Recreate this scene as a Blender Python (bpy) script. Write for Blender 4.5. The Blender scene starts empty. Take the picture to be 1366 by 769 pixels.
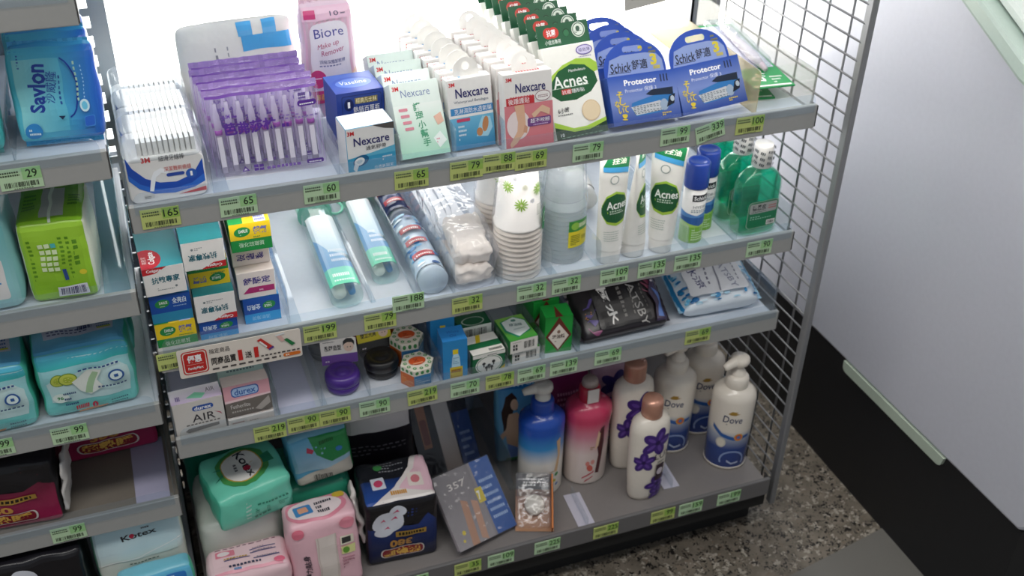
import bpy, bmesh, math, random
import numpy as np
from mathutils import Vector, Matrix, Euler, noise

scene = bpy.context.scene
COL = scene.collection
R = math.radians
rnd = random.Random(11)
ORD = ['front', 'first', 'second', 'third', 'fourth', 'fifth', 'sixth', 'seventh', 'eighth']

# ------------------------------------------------------------------ camera, world, lights, exposure
def set_camera():
    yaw, pitch, roll = R(20.976), R(33.788), R(1.253)
    fwd = Vector((math.sin(yaw)*math.cos(pitch), math.cos(yaw)*math.cos(pitch), -math.sin(pitch)))
    right = Vector((math.cos(yaw), -math.sin(yaw), 0)); up = right.cross(fwd)
    r = right*math.cos(roll) + up*math.sin(roll); u = -right*math.sin(roll) + up*math.cos(roll)
    cam = bpy.data.cameras.new('camera'); o = bpy.data.objects.new('camera', cam); COL.objects.link(o)
    m = Matrix((r, u, -fwd)).transposed().to_4x4(); m.translation = Vector((0.0241, -1.1431, 1.3743))
    o.matrix_world = m
    cam.sensor_width = 36; cam.lens = 1452.28/1366*36; cam.clip_start = .02
    cam.dof.use_dof = True; cam.dof.focus_distance = 1.24; cam.dof.aperture_fstop = 7.0
    scene.camera = o
set_camera()

W = bpy.data.worlds.new('store_ambient'); scene.world = W; W.use_nodes = True
bg = W.node_tree.nodes['Background']; bg.inputs[0].default_value = (.86, .92, 1, 1); bg.inputs[1].default_value = .26

def area_light(name, loc, rot, sx, sy, power, col):
    l = bpy.data.lights.new(name, 'AREA'); l.shape = 'RECTANGLE'; l.size = sx; l.size_y = sy; l.energy = power; l.color = col
    o = bpy.data.objects.new(name, l); COL.objects.link(o); o.location = loc; o.rotation_euler = rot
    return o
# rows of ceiling tubes over the aisle in front of the shelves
area_light('ceiling_tube_row', (-.2, -.85, 2.35), (0, 0, 0), 2.4, .30, 17, (1, .97, .92))
area_light('ceiling_tube_row', (2.0, -.85, 2.35), (0, 0, 0), 1.2, .30, 5, (1, .97, .92))

vs = scene.view_settings; vs.view_transform = 'Standard'; vs.look = 'None'; vs.exposure = 0.25; vs.gamma = 1; vs.use_curve_mapping = False
scene.cycles.transparent_max_bounces = 48; scene.cycles.max_bounces = 10
WINDOW_STRENGTH = 5.0
LED = {'top': 9.0, 'mid': 7.0, 'low': 1.6}

# ------------------------------------------------------------------ materials
def H(h):
    c = [int(h[i:i+2], 16)/255 for i in (0, 2, 4)]
    return tuple(x/12.92 if x <= .04045 else ((x+.055)/1.055)**2.4 for x in c)
_m = {}
def P(hexc, rough=.45, metal=0, bump=0, bscale=120, coat=0, var=.04):
    key = ('p', hexc, rough, metal, bump, bscale, coat)
    if key in _m: return _m[key]
    m = bpy.data.materials.new('surface_'+hexc); m.use_nodes = True
    nt = m.node_tree; b = nt.nodes['Principled BSDF']; c = H(hexc)
    tc = nt.nodes.new('ShaderNodeTexCoord')
    nz = nt.nodes.new('ShaderNodeTexNoise'); nz.inputs['Scale'].default_value = bscale; nz.inputs['Detail'].default_value = 2
    nt.links.new(tc.outputs['Object'], nz.inputs['Vector'])
    rp = nt.nodes.new('ShaderNodeValToRGB')
    rp.color_ramp.elements[0].color = (*[x*(1-var) for x in c], 1); rp.color_ramp.elements[1].color = (*[min(1, x*(1+var)) for x in c], 1)
    nt.links.new(nz.outputs['Fac'], rp.inputs['Fac']); nt.links.new(rp.outputs['Color'], b.inputs['Base Color'])
    b.inputs['Roughness'].default_value = rough; b.inputs['Metallic'].default_value = metal; b.inputs['Coat Weight'].default_value = coat
    if bump:
        bp = nt.nodes.new('ShaderNodeBump'); bp.inputs['Strength'].default_value = bump; bp.inputs['Distance'].default_value = .004
        nt.links.new(nz.outputs['Fac'], bp.inputs['Height']); nt.links.new(bp.outputs['Normal'], b.inputs['Normal'])
    _m[key] = m
    return m
def card(h): return P(h, .5)
def film(h): return P(h, .28, bump=.25, bscale=45)
def plastic(h): return P(h, .3, coat=.3)
def CLEAR(tint='ffffff', body=.06, rough=.05, bump=0, gl=.9):
    key = ('c', tint, body, rough, bump, gl)
    if key in _m: return _m[key]
    m = bpy.data.materials.new('clear_'+tint); m.use_nodes = True; nt = m.node_tree; nt.nodes.clear()
    out = nt.nodes.new('ShaderNodeOutputMaterial'); tr = nt.nodes.new('ShaderNodeBsdfTransparent'); tr.inputs[0].default_value = (*H(tint), 1)
    g = nt.nodes.new('ShaderNodeBsdfGlossy'); g.inputs['Roughness'].default_value = rough; g.inputs[0].default_value = (gl, gl, gl, 1)
    d = nt.nodes.new('ShaderNodeBsdfDiffuse'); d.inputs[0].default_value = (*H(tint), 1)
    tl = nt.nodes.new('ShaderNodeBsdfTranslucent'); tl.inputs[0].default_value = (*H(tint), 1); dm = nt.nodes.new('ShaderNodeMixShader'); dm.inputs[0].default_value = .5
    nt.links.new(d.outputs[0], dm.inputs[1]); nt.links.new(tl.outputs[0], dm.inputs[2])
    fr = nt.nodes.new('ShaderNodeFresnel')      # thin sheet: the same reflectance from either side
    ge = nt.nodes.new('ShaderNodeNewGeometry'); mr = nt.nodes.new('ShaderNodeMapRange'); mr.inputs[3].default_value = 1.4; mr.inputs[4].default_value = 1/1.4
    nt.links.new(ge.outputs['Backfacing'], mr.inputs[0]); nt.links.new(mr.outputs[0], fr.inputs['IOR'])
    m1 = nt.nodes.new('ShaderNodeMixShader'); m1.inputs[0].default_value = body
    m2 = nt.nodes.new('ShaderNodeMixShader')
    nt.links.new(tr.outputs[0], m1.inputs[1]); nt.links.new(dm.outputs[0], m1.inputs[2])
    nt.links.new(fr.outputs[0], m2.inputs[0]); nt.links.new(m1.outputs[0], m2.inputs[1]); nt.links.new(g.outputs[0], m2.inputs[2])
    nt.links.new(m2.outputs[0], out.inputs[0])
    if bump:
        nz = nt.nodes.new('ShaderNodeTexNoise'); nz.inputs['Scale'].default_value = 60; nz.inputs['Detail'].default_value = 1
        tc = nt.nodes.new('ShaderNodeTexCoord'); nt.links.new(tc.outputs['Object'], nz.inputs['Vector'])
        bp = nt.nodes.new('ShaderNodeBump'); bp.inputs['Strength'].default_value = bump; bp.inputs['Distance'].default_value = .006
        nt.links.new(nz.outputs['Fac'], bp.inputs['Height'])
        nt.links.new(bp.outputs[0], g.inputs['Normal']); nt.links.new(bp.outputs[0], fr.inputs['Normal'])
    _m[key] = m
    return m
def TRANS(hexc, k=.55):
    key = ('t', hexc, k)
    if key in _m: return _m[key]
    m = bpy.data.materials.new('translucent_'+hexc); m.use_nodes = True; nt = m.node_tree; b = nt.nodes['Principled BSDF']
    nz = nt.nodes.new('ShaderNodeTexNoise'); nz.inputs['Scale'].default_value = 50; tc = nt.nodes.new('ShaderNodeTexCoord'); nt.links.new(tc.outputs['Object'], nz.inputs['Vector'])
    bp = nt.nodes.new('ShaderNodeBump'); bp.inputs['Strength'].default_value = .3; bp.inputs['Distance'].default_value = .004; nt.links.new(nz.outputs['Fac'], bp.inputs['Height']); nt.links.new(bp.outputs[0], b.inputs['Normal'])
    b.inputs['Base Color'].default_value = (*H(hexc), 1); b.inputs['Roughness'].default_value = .3
    tl = nt.nodes.new('ShaderNodeBsdfTranslucent'); tl.inputs[0].default_value = (*H(hexc), 1); mx = nt.nodes.new('ShaderNodeMixShader'); mx.inputs[0].default_value = k
    nt.links.new(b.outputs[0], mx.inputs[1]); nt.links.new(tl.outputs[0], mx.inputs[2]); nt.links.new(mx.outputs[0], nt.nodes['Material Output'].inputs[0])
    _m[key] = m
    return m
def GRAD(name, stops, z0, z1, rough=.25):
    m = bpy.data.materials.new(name); m.use_nodes = True; nt = m.node_tree; b = nt.nodes['Principled BSDF']
    tc = nt.nodes.new('ShaderNodeTexCoord'); sp = nt.nodes.new('ShaderNodeSeparateXYZ'); mr = nt.nodes.new('ShaderNodeMapRange')
    mr.inputs[1].default_value = z0; mr.inputs[2].default_value = z1
    rp = nt.nodes.new('ShaderNodeValToRGB'); el = rp.color_ramp.elements
    while len(el) < len(stops): el.new(.5)
    for e, (p, h) in zip(el, stops): e.position = p; e.color = (*H(h), 1)
    nt.links.new(tc.outputs['Object'], sp.inputs[0]); nt.links.new(sp.outputs['Z'], mr.inputs[0]); nt.links.new(mr.outputs[0], rp.inputs[0])
    nt.links.new(rp.outputs[0], b.inputs['Base Color']); b.inputs['Roughness'].default_value = rough; b.inputs['Coat Weight'].default_value = .3
    return m
def INK(rough):
    key = ('ink', rough)
    if key in _m: return _m[key]
    m = bpy.data.materials.new('printed_ink'); m.use_nodes = True; nt = m.node_tree; b = nt.nodes['Principled BSDF']
    a = nt.nodes.new('ShaderNodeAttribute'); a.attribute_name = 'ink'
    nt.links.new(a.outputs['Color'], b.inputs['Base Color']); b.inputs['Roughness'].default_value = rough
    _m[key] = m
    return m
def EMIT(name, col, s):
    m = bpy.data.materials.new(name); m.use_nodes = True; nt = m.node_tree; nt.nodes.clear()
    out = nt.nodes.new('ShaderNodeOutputMaterial'); e = nt.nodes.new('ShaderNodeEmission'); e.inputs[0].default_value = (*col, 1); e.inputs[1].default_value = s
    nt.links.new(e.outputs[0], out.inputs[0])
    return m

# ------------------------------------------------------------------ mesh helpers
class MB:
    def __init__(s): s.v = []; s.f = []; s.mi = []; s.sm = []; s.mats = []
    def mat(s, m):
        if m not in s.mats: s.mats.append(m)
        return s.mats.index(m)
    def add(s, vs, fs, m, smooth=False):
        o = len(s.v); k = s.mat(m); s.v += [tuple(v) for v in vs]
        for f in fs: s.f.append([o+i for i in f]); s.mi.append(k); s.sm.append(smooth)
        return s
    def box(s, x0, y0, z0, x1, y1, z1, m, faces=None):
        vs = [(x0,y0,z0),(x1,y0,z0),(x1,y1,z0),(x0,y1,z0),(x0,y0,z1),(x1,y0,z1),(x1,y1,z1),(x0,y1,z1)]
        fs = {'bottom':[3,2,1,0],'top':[4,5,6,7],'front':[0,1,5,4],'right':[1,2,6,5],'back':[2,3,7,6],'left':[3,0,4,7]}
        for n, f in fs.items(): s.add([vs[i] for i in f], [[0,1,2,3]], (faces or {}).get(n, m))
        return s
    def lathe(s, prof, m, n=24, c=(0,0,0), ex=1, ey=1, smooth=True, axis='z', cap=True):
        vs = []; fs = []
        for (r, z) in prof:
            for k in range(n):
                a = 2*math.pi*k/n; x, y = r*ex*math.sin(a), -r*ey*math.cos(a)
                if axis == 'z': vs.append((c[0]+x, c[1]+y, c[2]+z))
                else: vs.append((c[0]+x, c[1]+z, c[2]-y))
        for j in range(len(prof)-1):
            for k in range(n):
                a, b = j*n+k, j*n+(k+1) % n; fs.append([a, b, b+n, a+n])
        if cap:
            if prof[0][0] > 1e-5: fs.append(list(range(n))[::-1])
            if prof[-1][0] > 1e-5: fs.append([(len(prof)-1)*n+k for k in range(n)])
        return s.add(vs, fs, m, smooth)
    def tube(s, pts, r, m, n=8, closed=False):
        pts = [Vector(p) for p in pts]; rs = r if isinstance(r, list) else [r]*len(pts); vs = []; fs = []
        L = len(pts)
        for i, p in enumerate(pts):
            t = (pts[(i+1) % L if closed else min(i+1, L-1)]-pts[(i-1) % L if closed else max(i-1, 0)]).normalized()
            a = t.cross(Vector((0, 0, 1)))
            if a.length < 1e-3: a = t.cross(Vector((0, 1, 0)))
            a.normalize(); b = t.cross(a)
            for k in range(n):
                q = 2*math.pi*k/n; vs.append(p+(a*math.cos(q)+b*math.sin(q))*rs[i])
        for i in range(L if closed else L-1):
            for k in range(n):
                a0, a1 = i*n+k, i*n+(k+1) % n; b0, b1 = ((i+1) % L)*n+k, ((i+1) % L)*n+(k+1) % n
                fs.append([a0, a1, b1, b0])
        if not closed: fs += [list(range(n))[::-1], [(L-1)*n+k for k in range(n)]]
        return s.add(vs, fs, m, True)
    def prism(s, poly, y0, y1, m, plane='xz', mside=None):
        def q(p, t): return (p[0], t, p[1]) if plane == 'xz' else ((p[0], p[1], t) if plane == 'xy' else (t, p[0], p[1]))
        n = len(poly); vs = [q(p, y0) for p in poly]+[q(p, y1) for p in poly]
        s.add(vs, [list(range(n)), list(range(n, 2*n))[::-1]], m)
        return s.add(vs, [[(i+1) % n, i, i+n, (i+1) % n+n] for i in range(n)], mside or m)
    def build(s, name, parent=None, bevel=0, seg=1):
        me = bpy.data.meshes.new(name); me.from_pydata(s.v, [], s.f)
        for m in s.mats: me.materials.append(m)
        me.polygons.foreach_set('material_index', s.mi); me.polygons.foreach_set('use_smooth', s.sm)
        bm = bmesh.new(); bm.from_mesh(me); bmesh.ops.remove_doubles(bm, verts=bm.verts, dist=1e-6)
        bmesh.ops.recalc_face_normals(bm, faces=bm.faces)
        if bevel: bmesh.ops.bevel(bm, geom=[e for e in bm.edges if len(e.link_faces) == 2 and e.calc_face_angle(0) > .6], offset=bevel, segments=seg, affect='EDGES', profile=.5)
        bm.to_mesh(me); bm.free()
        o = bpy.data.objects.new(name, me); COL.objects.link(o)
        if parent: o.parent = parent
        return o
def tag(o, label=None, cat=None, group=None, kind=None):
    if label: o['label'] = label
    if cat: o['category'] = cat
    if group: o['group'] = group
    if kind: o['kind'] = kind
    return o
def thing(name, label, cat, loc=(0,0,0), rot=(0,0,0), group=None):
    o = bpy.data.objects.new(name, None); o.empty_display_size = .02; COL.objects.link(o)
    o.location = loc; o.rotation_euler = [R(a) for a in rot]
    return tag(o, label, cat, group)
def settle(root, S, sink=-.0003):
    lo = 1e9; Rm = np.array(root.rotation_euler.to_matrix())
    for ch in root.children_recursive:
        if ch.type != 'MESH': continue
        a = np.empty(len(ch.data.vertices)*3); ch.data.vertices.foreach_get('co', a); a = a.reshape(-1, 3)
        m = ch.matrix_basis; par = ch.parent
        while par is not None and par != root: m = par.matrix_basis @ m; par = par.parent
        M3 = np.array(m); a = a @ M3[:3,:3].T + M3[:3,3]
        lo = min(lo, (a @ Rm.T)[:, 2].min())
    root.location.z = S-lo-sink
    return root
def dup(root, loc, rot=None, label=None, group=None, S=None):
    def cp(o, par):
        c = o.copy(); COL.objects.link(c); c.parent = par
        for ch in o.children: cp(ch, c)
        return c
    r = cp(root, None); r.location = loc
    if rot is not None: r.rotation_euler = [R(a) for a in rot]
    if label: r['label'] = label
    if group: r['group'] = group
    if S is not None: settle(r, S)
    return r

# ------------------------------------------------------------------ flat print (lettering, logos, label colours)
_t = {}
def text_geo(s, bold, shear):
    k = (s, bold, shear)
    if k not in _t:
        c = bpy.data.curves.new('lettering', 'FONT'); c.body = s; c.resolution_u = 2; c.offset = bold; c.shear = shear
        o = bpy.data.objects.new('lettering', c); me = bpy.data.meshes.new_from_object(o)
        a = np.empty(len(me.vertices)*3); me.vertices.foreach_get('co', a); a = a.reshape(-1, 3)[:, :2]
        fs = [list(p.vertices) for p in me.polygons]
        lo, hi = a.min(0), a.max(0); a = (a-(lo+hi)/2)/(hi-lo)
        _t[k] = (a, fs)
        bpy.data.objects.remove(o); bpy.data.curves.remove(c); bpy.data.meshes.remove(me)
    return _t[k]
class A:
    def __init__(s, w, h): s.w = w; s.h = h; s.v = []; s.c = []; s.f = []; s.k = 0; s.rn = random.Random(int(w*1e4+h*7e4))
    def _a(s, pts, faces, cols):
        o = len(s.v); z = .00018+s.k*.00005; s.k += 1
        s.v += [(x, y, z) for x, y in pts]; s.c += cols; s.f += [[o+i for i in f] for f in faces]
        return s
    def p(s, pts, c):
        return s._a([(x*s.w, y*s.h) for x, y in pts], [list(range(len(pts)))], [H(c)]*len(pts))
    def r(s, x0, y0, x1, y1, c): return s.p([(x0,y0),(x1,y0),(x1,y1),(x0,y1)], c)
    def g(s, x0, y0, x1, y1, c0, c1, side=False):
        q = [(x0,y0),(x1,y0),(x1,y1),(x0,y1)]; a, b = H(c0), H(c1)
        return s._a([(x*s.w, y*s.h) for x, y in q], [[0,1,2,3]], [a, b, b, a] if side else [a, a, b, b])
    def e(s, cx, cy, rx, ry, c, n=22, a0=0, rot=0):
        cr, sr = math.cos(R(rot)), math.sin(R(rot)); pts = []
        for k in range(n):
            t = 2*math.pi*k/n+a0; x, y = rx*s.w*math.cos(t), ry*s.h*math.sin(t)
            pts.append((cx*s.w+x*cr-y*sr, cy*s.h+x*sr+y*cr))
        return s._a(pts, [list(range(n))], [H(c)]*n)
    def rr(s, x0, y0, x1, y1, rad, c):
        X0, X1, Y0, Y1 = x0*s.w, x1*s.w, y0*s.h, y1*s.h; pts = []
        for cx, cy, a in ((X1-rad, Y0+rad, -90), (X1-rad, Y1-rad, 0), (X0+rad, Y1-rad, 90), (X0+rad, Y0+rad, 180)):
            for k in range(5): pts.append((cx+rad*math.cos(R(a+k*22.5)), cy+rad*math.sin(R(a+k*22.5))))
        return s._a(pts, [list(range(20))], [H(c)]*20)
    def t(s, txt, cx, cy, tw, th, c, rot=0, bold=.0, shear=0):
        a, fs = text_geo(txt, bold, shear); cr, sr = math.cos(R(rot)), math.sin(R(rot)); pts = []
        X, Y = tw*s.w, th*s.h
        if rot in (90, -90, 270): X, Y = tw*s.h, th*s.w
        for x, y in a: pts.append((cx*s.w+x*X*cr-y*Y*sr, cy*s.h+x*X*sr+y*Y*cr))
        return s._a(pts, fs, [H(c)]*len(pts))
    def l(s, x0, y0, x1, y1, n, c, fill=.5):
        pts = []; fs = []; dh = (y1-y0)/n
        for i in range(n):
            y = y0+dh*i; x = x0
            while x < x1-.01:
                wd = s.rn.uniform(.05, .09)*(x1-x0)+.004; xe = min(x1, x+wd)
                o = len(pts); pts += [(x*s.w, y*s.h), (xe*s.w, y*s.h), (xe*s.w, (y+dh*fill)*s.h), (x*s.w, (y+dh*fill)*s.h)]
                fs.append([o, o+1, o+2, o+3]); x = xe+.04*(x1-x0)
                if s.rn.random() < .06: break
        return s._a(pts, fs, [H(c)]*len(pts))
    def b(s, x0, y0, x1, y1, c='222222', n=26, rot=0):
        pts = []; fs = []; x = 0
        cuts = [s.rn.choice((1, 1, 2, 3)) for _ in range(2*n)]; T = sum(cuts)
        for i, q in enumerate(cuts):
            if i % 2 == 0:
                a, bb = x/T, (x+q)/T; o = len(pts)
                for fx, fy in ((a, 0), (bb, 0), (bb, 1), (a, 1)):
                    if rot: fx, fy = fy, fx
                    pts.append(((x0+(x1-x0)*fx)*s.w, (y0+(y1-y0)*fy)*s.h))
                fs.append([o, o+1, o+2, o+3])
            x += q
        return s._a(pts, fs, [H(c)]*len(pts))
    def put(s, name, parent, mp, cut=0, rough=.4):
        me = bpy.data.meshes.new(name); bm = bmesh.new(); cl = bm.verts.layers.float_color.new('ink')
        vs = []
        for p, c in zip(s.v, s.c):
            v = bm.verts.new(p); v[cl] = (*c, 1); vs.append(v)
        for f in s.f:
            try: bm.faces.new([vs[i] for i in f])
            except ValueError: pass
        bmesh.ops.triangulate(bm, faces=[f for f in bm.faces if len(f.verts) > 4])
        for ax in (0, 1):      # trim ink at the edges of the printed face
            for co_, sg in ((0, -1), ((s.w, s.h)[ax], 1)):
                co = [0, 0, 0]; no = [0, 0, 0]; co[ax] = co_; no[ax] = sg
                bmesh.ops.bisect_plane(bm, geom=bm.verts[:]+bm.edges[:]+bm.faces[:], plane_co=co, plane_no=no, clear_outer=True)
        if cut:
            cu = cut if isinstance(cut, tuple) else (cut, cut)
            for ax in (0, 1):
                if not cu[ax]: continue
                n = int((s.w, s.h)[ax]/cu[ax])
                for k in range(1, n+1):
                    co = [0, 0, 0]; no = [0, 0, 0]; co[ax] = k*cu[ax]; no[ax] = 1
                    bmesh.ops.bisect_plane(bm, geom=bm.verts[:]+bm.edges[:]+bm.faces[:], plane_co=co, plane_no=no)
            bmesh.ops.triangulate(bm, faces=[f for f in bm.faces if len(f.verts) > 4])
        for v in bm.verts: v.co = mp(*v.co)
        bm.to_mesh(me); bm.free(); me.materials.append(INK(rough))
        o = bpy.data.objects.new(name, me); COL.objects.link(o); o.parent = parent
        return o

def faces_of(w, d, h):
    return {'front': lambda u, v, k: (u-w/2, -k, v), 'top': lambda u, v, k: (u-w/2, v, h+k),
            'left': lambda u, v, k: (-w/2-k, d-u, v), 'right': lambda u, v, k: (w/2+k, u, v), 'back': lambda u, v, k: (w/2-u, d+k, v)}
def carton(name, label, cat, x, y, S, w, d, h, rot=(0,0,0), body='f4f2ee', cols={}, arts={}, group=None, bev=.0006):
    t = thing(name, label, cat, (x, y, S), rot, group)
    MB().box(-w/2, 0, 0, w/2, d, h, card(body), {k: card(c) for k, c in cols.items()}).build('carton_body', t, bevel=bev)
    fm = faces_of(w, d, h)
    for k, a in arts.items():
        if a.v: a.put(k+'_print', t, fm[k], rough=.42)
    settle(t, S)
    return t

class Pack:
    """soft film pack: origin at the middle of its front bottom edge"""
    def __init__(s, W, D, Hh, r=.012, bulge=.006, wr=.0022, seed=0, taper=None, fr=38, tp=4):
        s.W, s.D, s.H, s.r, s.bulge, s.wr, s.seed, s.taper, s.fr, s.tp = W, D, Hh, min(r, W/2.1, D/2.1, Hh/2.1), bulge, wr, seed, taper, fr, tp
    def df(s, x, y, z):
        hx, hy, hz = s.W/2, s.D/2, s.H/2; p = [x, y-hy, z-hz]; hh = (hx, hy, hz)
        n0 = [p[i]/hh[i] for i in range(3)]
        q = [max(-hh[i]+s.r, min(hh[i]-s.r, p[i])) for i in range(3)]; d = [p[i]-q[i] for i in range(3)]
        l = math.sqrt(sum(e*e for e in d))
        if l > s.r: p = [q[i]+d[i]/l*s.r for i in range(3)]
        a, b, c = [max(-1, min(1, p[i]/hh[i])) for i in range(3)]
        p[1] += s.bulge*b*(1-a*a)*(1-c*c); p[0] += s.bulge*.5*a*(1-b*b)*(1-c*c)
        if c > 0: p[2] += s.bulge*.6*c*(1-a*a)*(1-b*b)
        if s.taper == 'z': p[1] *= max(.05, 1-abs(c)**s.tp)**.6
        if s.taper == 'x': p[1] *= max(.05, 1-abs(a)**s.tp)**.6
        nv = noise.noise_vector(Vector((p[0]*s.fr+s.seed*7.3, p[1]*s.fr, p[2]*s.fr)))
        k = s.wr*min(1, max(0, (c+1)*3))
        p = [p[i]+nv[i]*k for i in range(3)]
        return (p[0], p[1]+hy, max(0, p[2]+hz))
    def build(s, name, parent, m, cols={}, n=13):
        mb = MB(); fr = faces_of(s.W, s.D, s.H)
        dims = {'front': (s.W, s.H), 'back': (s.W, s.H), 'top': (s.W, s.D), 'left': (s.D, s.H), 'right': (s.D, s.H), 'bottom': (s.W, s.D)}
        fr['bottom'] = lambda u, v, k: (u-s.W/2, v, 0)
        ts = [.5-.5*math.cos(math.pi*i/n) for i in range(n+1)]; ts = [.45*t+.55*(i/n) for i, t in enumerate(ts)]
        for k, f in fr.items():
            w, h = dims[k]; vs = [s.df(*f(w*a, h*b, 0)) for b in ts for a in ts]
            fs = [[j*(n+1)+i, j*(n+1)+i+1, (j+1)*(n+1)+i+1, (j+1)*(n+1)+i] for j in range(n) for i in range(n)]
            mb.add(vs, fs, cols.get(k, m), True)
        return mb.build(name, parent)
    def art(s, a, name, parent, face='front', cut=.006, off=.0005, rough=.3):
        f = faces_of(s.W, s.D, s.H)[face]; nrm = {'front': (0,-1,0), 'top': (0,0,1), 'left': (-1,0,0), 'right': (1,0,0)}[face]
        def mp(u, v, k):
            q = s.df(*f(u, v, 0)); return tuple(q[i]+nrm[i]*(k*2.5+off) for i in range(3))
        return a.put(name, parent, mp, cut, rough)
def softpack(name, label, cat, x, y, S, W, D, Hh, rot=(0,0,0), col='eeeeee', cols={}, arts={}, group=None, pk={}, fin=None, mat=None):
    t = thing(name, label, cat, (x, y, S), rot, group); p = Pack(W, D, Hh, **pk)
    p.build('film_body', t, mat or film(col), {k: film(c) for k, c in cols.items()})
    for k, a in arts.items(): p.art(a, k+'_print', t, k)
    if fin:
        ax, c = fin
        for sgn in (-1, 1):
            mb = MB(); n = 16; vs = []
            for i in range(n+1):
                f = i/n-.5; zg = .0008*(1 if i % 2 else -1)
                for e in (0, .007):
                    if ax == 'x': vs.append((sgn*(W/2-.002+e), D/2+zg, Hh/2+f*Hh*.94))
                    else: vs.append((f*W*.94, D/2+zg, Hh/2+sgn*(Hh/2-.002+e)))
            mb.add(vs, [[2*i, 2*i+1, 2*i+3, 2*i+2] for i in range(n)], film(c)); mb.build('crimped_seal', t)
    settle(t, S)
    return t
def cyl(rf, ang=0, ex=1, ey=1, w=0, c=(0,0,0), z0=0):
    def mp(u, v, k):
        r = rf(v) if callable(rf) else rf
        th = R(ang)+(u-w/2)/max(r, .004)
        return (c[0]+(r*ex+k)*math.sin(th), c[1]-(r*ey+k)*math.cos(th), c[2]+z0+v)
    return mp
def prof_r(prof):
    def f(z):
        for (r0, z0), (r1, z1) in zip(prof, prof[1:]):
            if z0 <= z <= z1 and z1 > z0: return r0+(r1-r0)*(z-z0)/(z1-z0)
        return prof[-1][0]
    return f

# ------------------------------------------------------------------ the setting
def terrazzo():
    m = bpy.data.materials.new('terrazzo'); m.use_nodes = True; nt = m.node_tree; b = nt.nodes['Principled BSDF']; L = nt.links.new
    tc = nt.nodes.new('ShaderNodeTexCoord'); col = None
    base = nt.nodes.new('ShaderNodeTexNoise'); base.inputs['Scale'].default_value = 30; base.inputs['Detail'].default_value = 6; L(tc.outputs['Object'], base.inputs['Vector'])
    rp = nt.nodes.new('ShaderNodeValToRGB'); rp.color_ramp.elements[0].color = (*H('5f584e'), 1); rp.color_ramp.elements[1].color = (*H('80776b'), 1)
    rp.color_ramp.elements[0].position = .3; rp.color_ramp.elements[1].position = .7
    L(base.outputs['Fac'], rp.inputs[0]); col = rp.outputs[0]
    for sc, thr, hx, seed in ((80, .30, '9f988c', 1), (75, .20, '75695c', 5), (78, .24, '1c1a18', 9), (110, .26, '1e1c1a', 3)):
        mp = nt.nodes.new('ShaderNodeMapping'); mp.inputs['Location'].default_value = (seed*1.7, seed*.9, 0); L(tc.outputs['Object'], mp.inputs[0])
        dn = nt.nodes.new('ShaderNodeTexNoise'); dn.inputs['Scale'].default_value = sc*2; L(mp.outputs[0], dn.inputs['Vector'])
        mx = nt.nodes.new('ShaderNodeMix'); mx.data_type = 'RGBA'; mx.blend_type = 'LINEAR_LIGHT'; mx.inputs[0].default_value = .012
        L(mp.outputs[0], mx.inputs[6]); L(dn.outputs['Color'], mx.inputs[7])
        v = nt.nodes.new('ShaderNodeTexVoronoi'); v.inputs['Scale'].default_value = sc; L(mx.outputs[2], v.inputs['Vector'])
        sp = nt.nodes.new('ShaderNodeSeparateColor'); L(v.outputs['Color'], sp.inputs[0])
        g = nt.nodes.new('ShaderNodeMath'); g.operation = 'LESS_THAN'; L(sp.outputs[0], g.inputs[0]); g.inputs[1].default_value = .5
        d = nt.nodes.new('ShaderNodeMath'); d.operation = 'LESS_THAN'; L(v.outputs['Distance'], d.inputs[0]); d.inputs[1].default_value = thr*1.35
        k = nt.nodes.new('ShaderNodeMath'); k.operation = 'MULTIPLY'; L(g.outputs[0], k.inputs[0]); L(d.outputs[0], k.inputs[1])
        m2 = nt.nodes.new('ShaderNodeMix'); m2.data_type = 'RGBA'; L(k.outputs[0], m2.inputs[0]); L(col, m2.inputs[6]); m2.inputs[7].default_value = (*H(hx), 1); col = m2.outputs[2]
    L(col, b.inputs['Base Color']); b.inputs['Roughness'].default_value = .42
    return m
fl = MB().box(-2.2, -2.6, -.05, 2.4, .75, 0, terrazzo()).build('floor'); tag(fl, 'beige terrazzo floor with dark stone chips', kind='structure')
MB().prism([(.80, -.185), (1.34, -.085), (1.34, -.60), (.80, -.70)], 0, .0015, P('6f6d68', .5, bump=.1, bscale=20), 'xy').build('floor_plate', fl)
wb = MB().box(-2.2, .62, 0, 2.4, .68, .50, P('2b3038', .7)).build('wall_back'); tag(wb, 'low dark wall below the bright window', kind='structure')
wn = thing('window_1', 'bright frosted window filling the wall behind the shelves', 'window', (0, .64, .5)); del wn['category']; wn['kind'] = 'structure'
MB().box(-2.16, .0, .03, 2.36, .008, 2.1, EMIT('frosted_daylight', (1, .985, .95), WINDOW_STRENGTH)).build('pane', wn)
fb = MB(); al = P('b9bcc0', .35, .6)
for x in (-2.2, 2.36): fb.box(x, -.02, 0, x+.04, .03, 2.14, al)
for z in (0, 2.1): fb.box(-2.2, -.02, z, 2.4, .03, z+.04, al)
fb.build('window_frame', wn)

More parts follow.
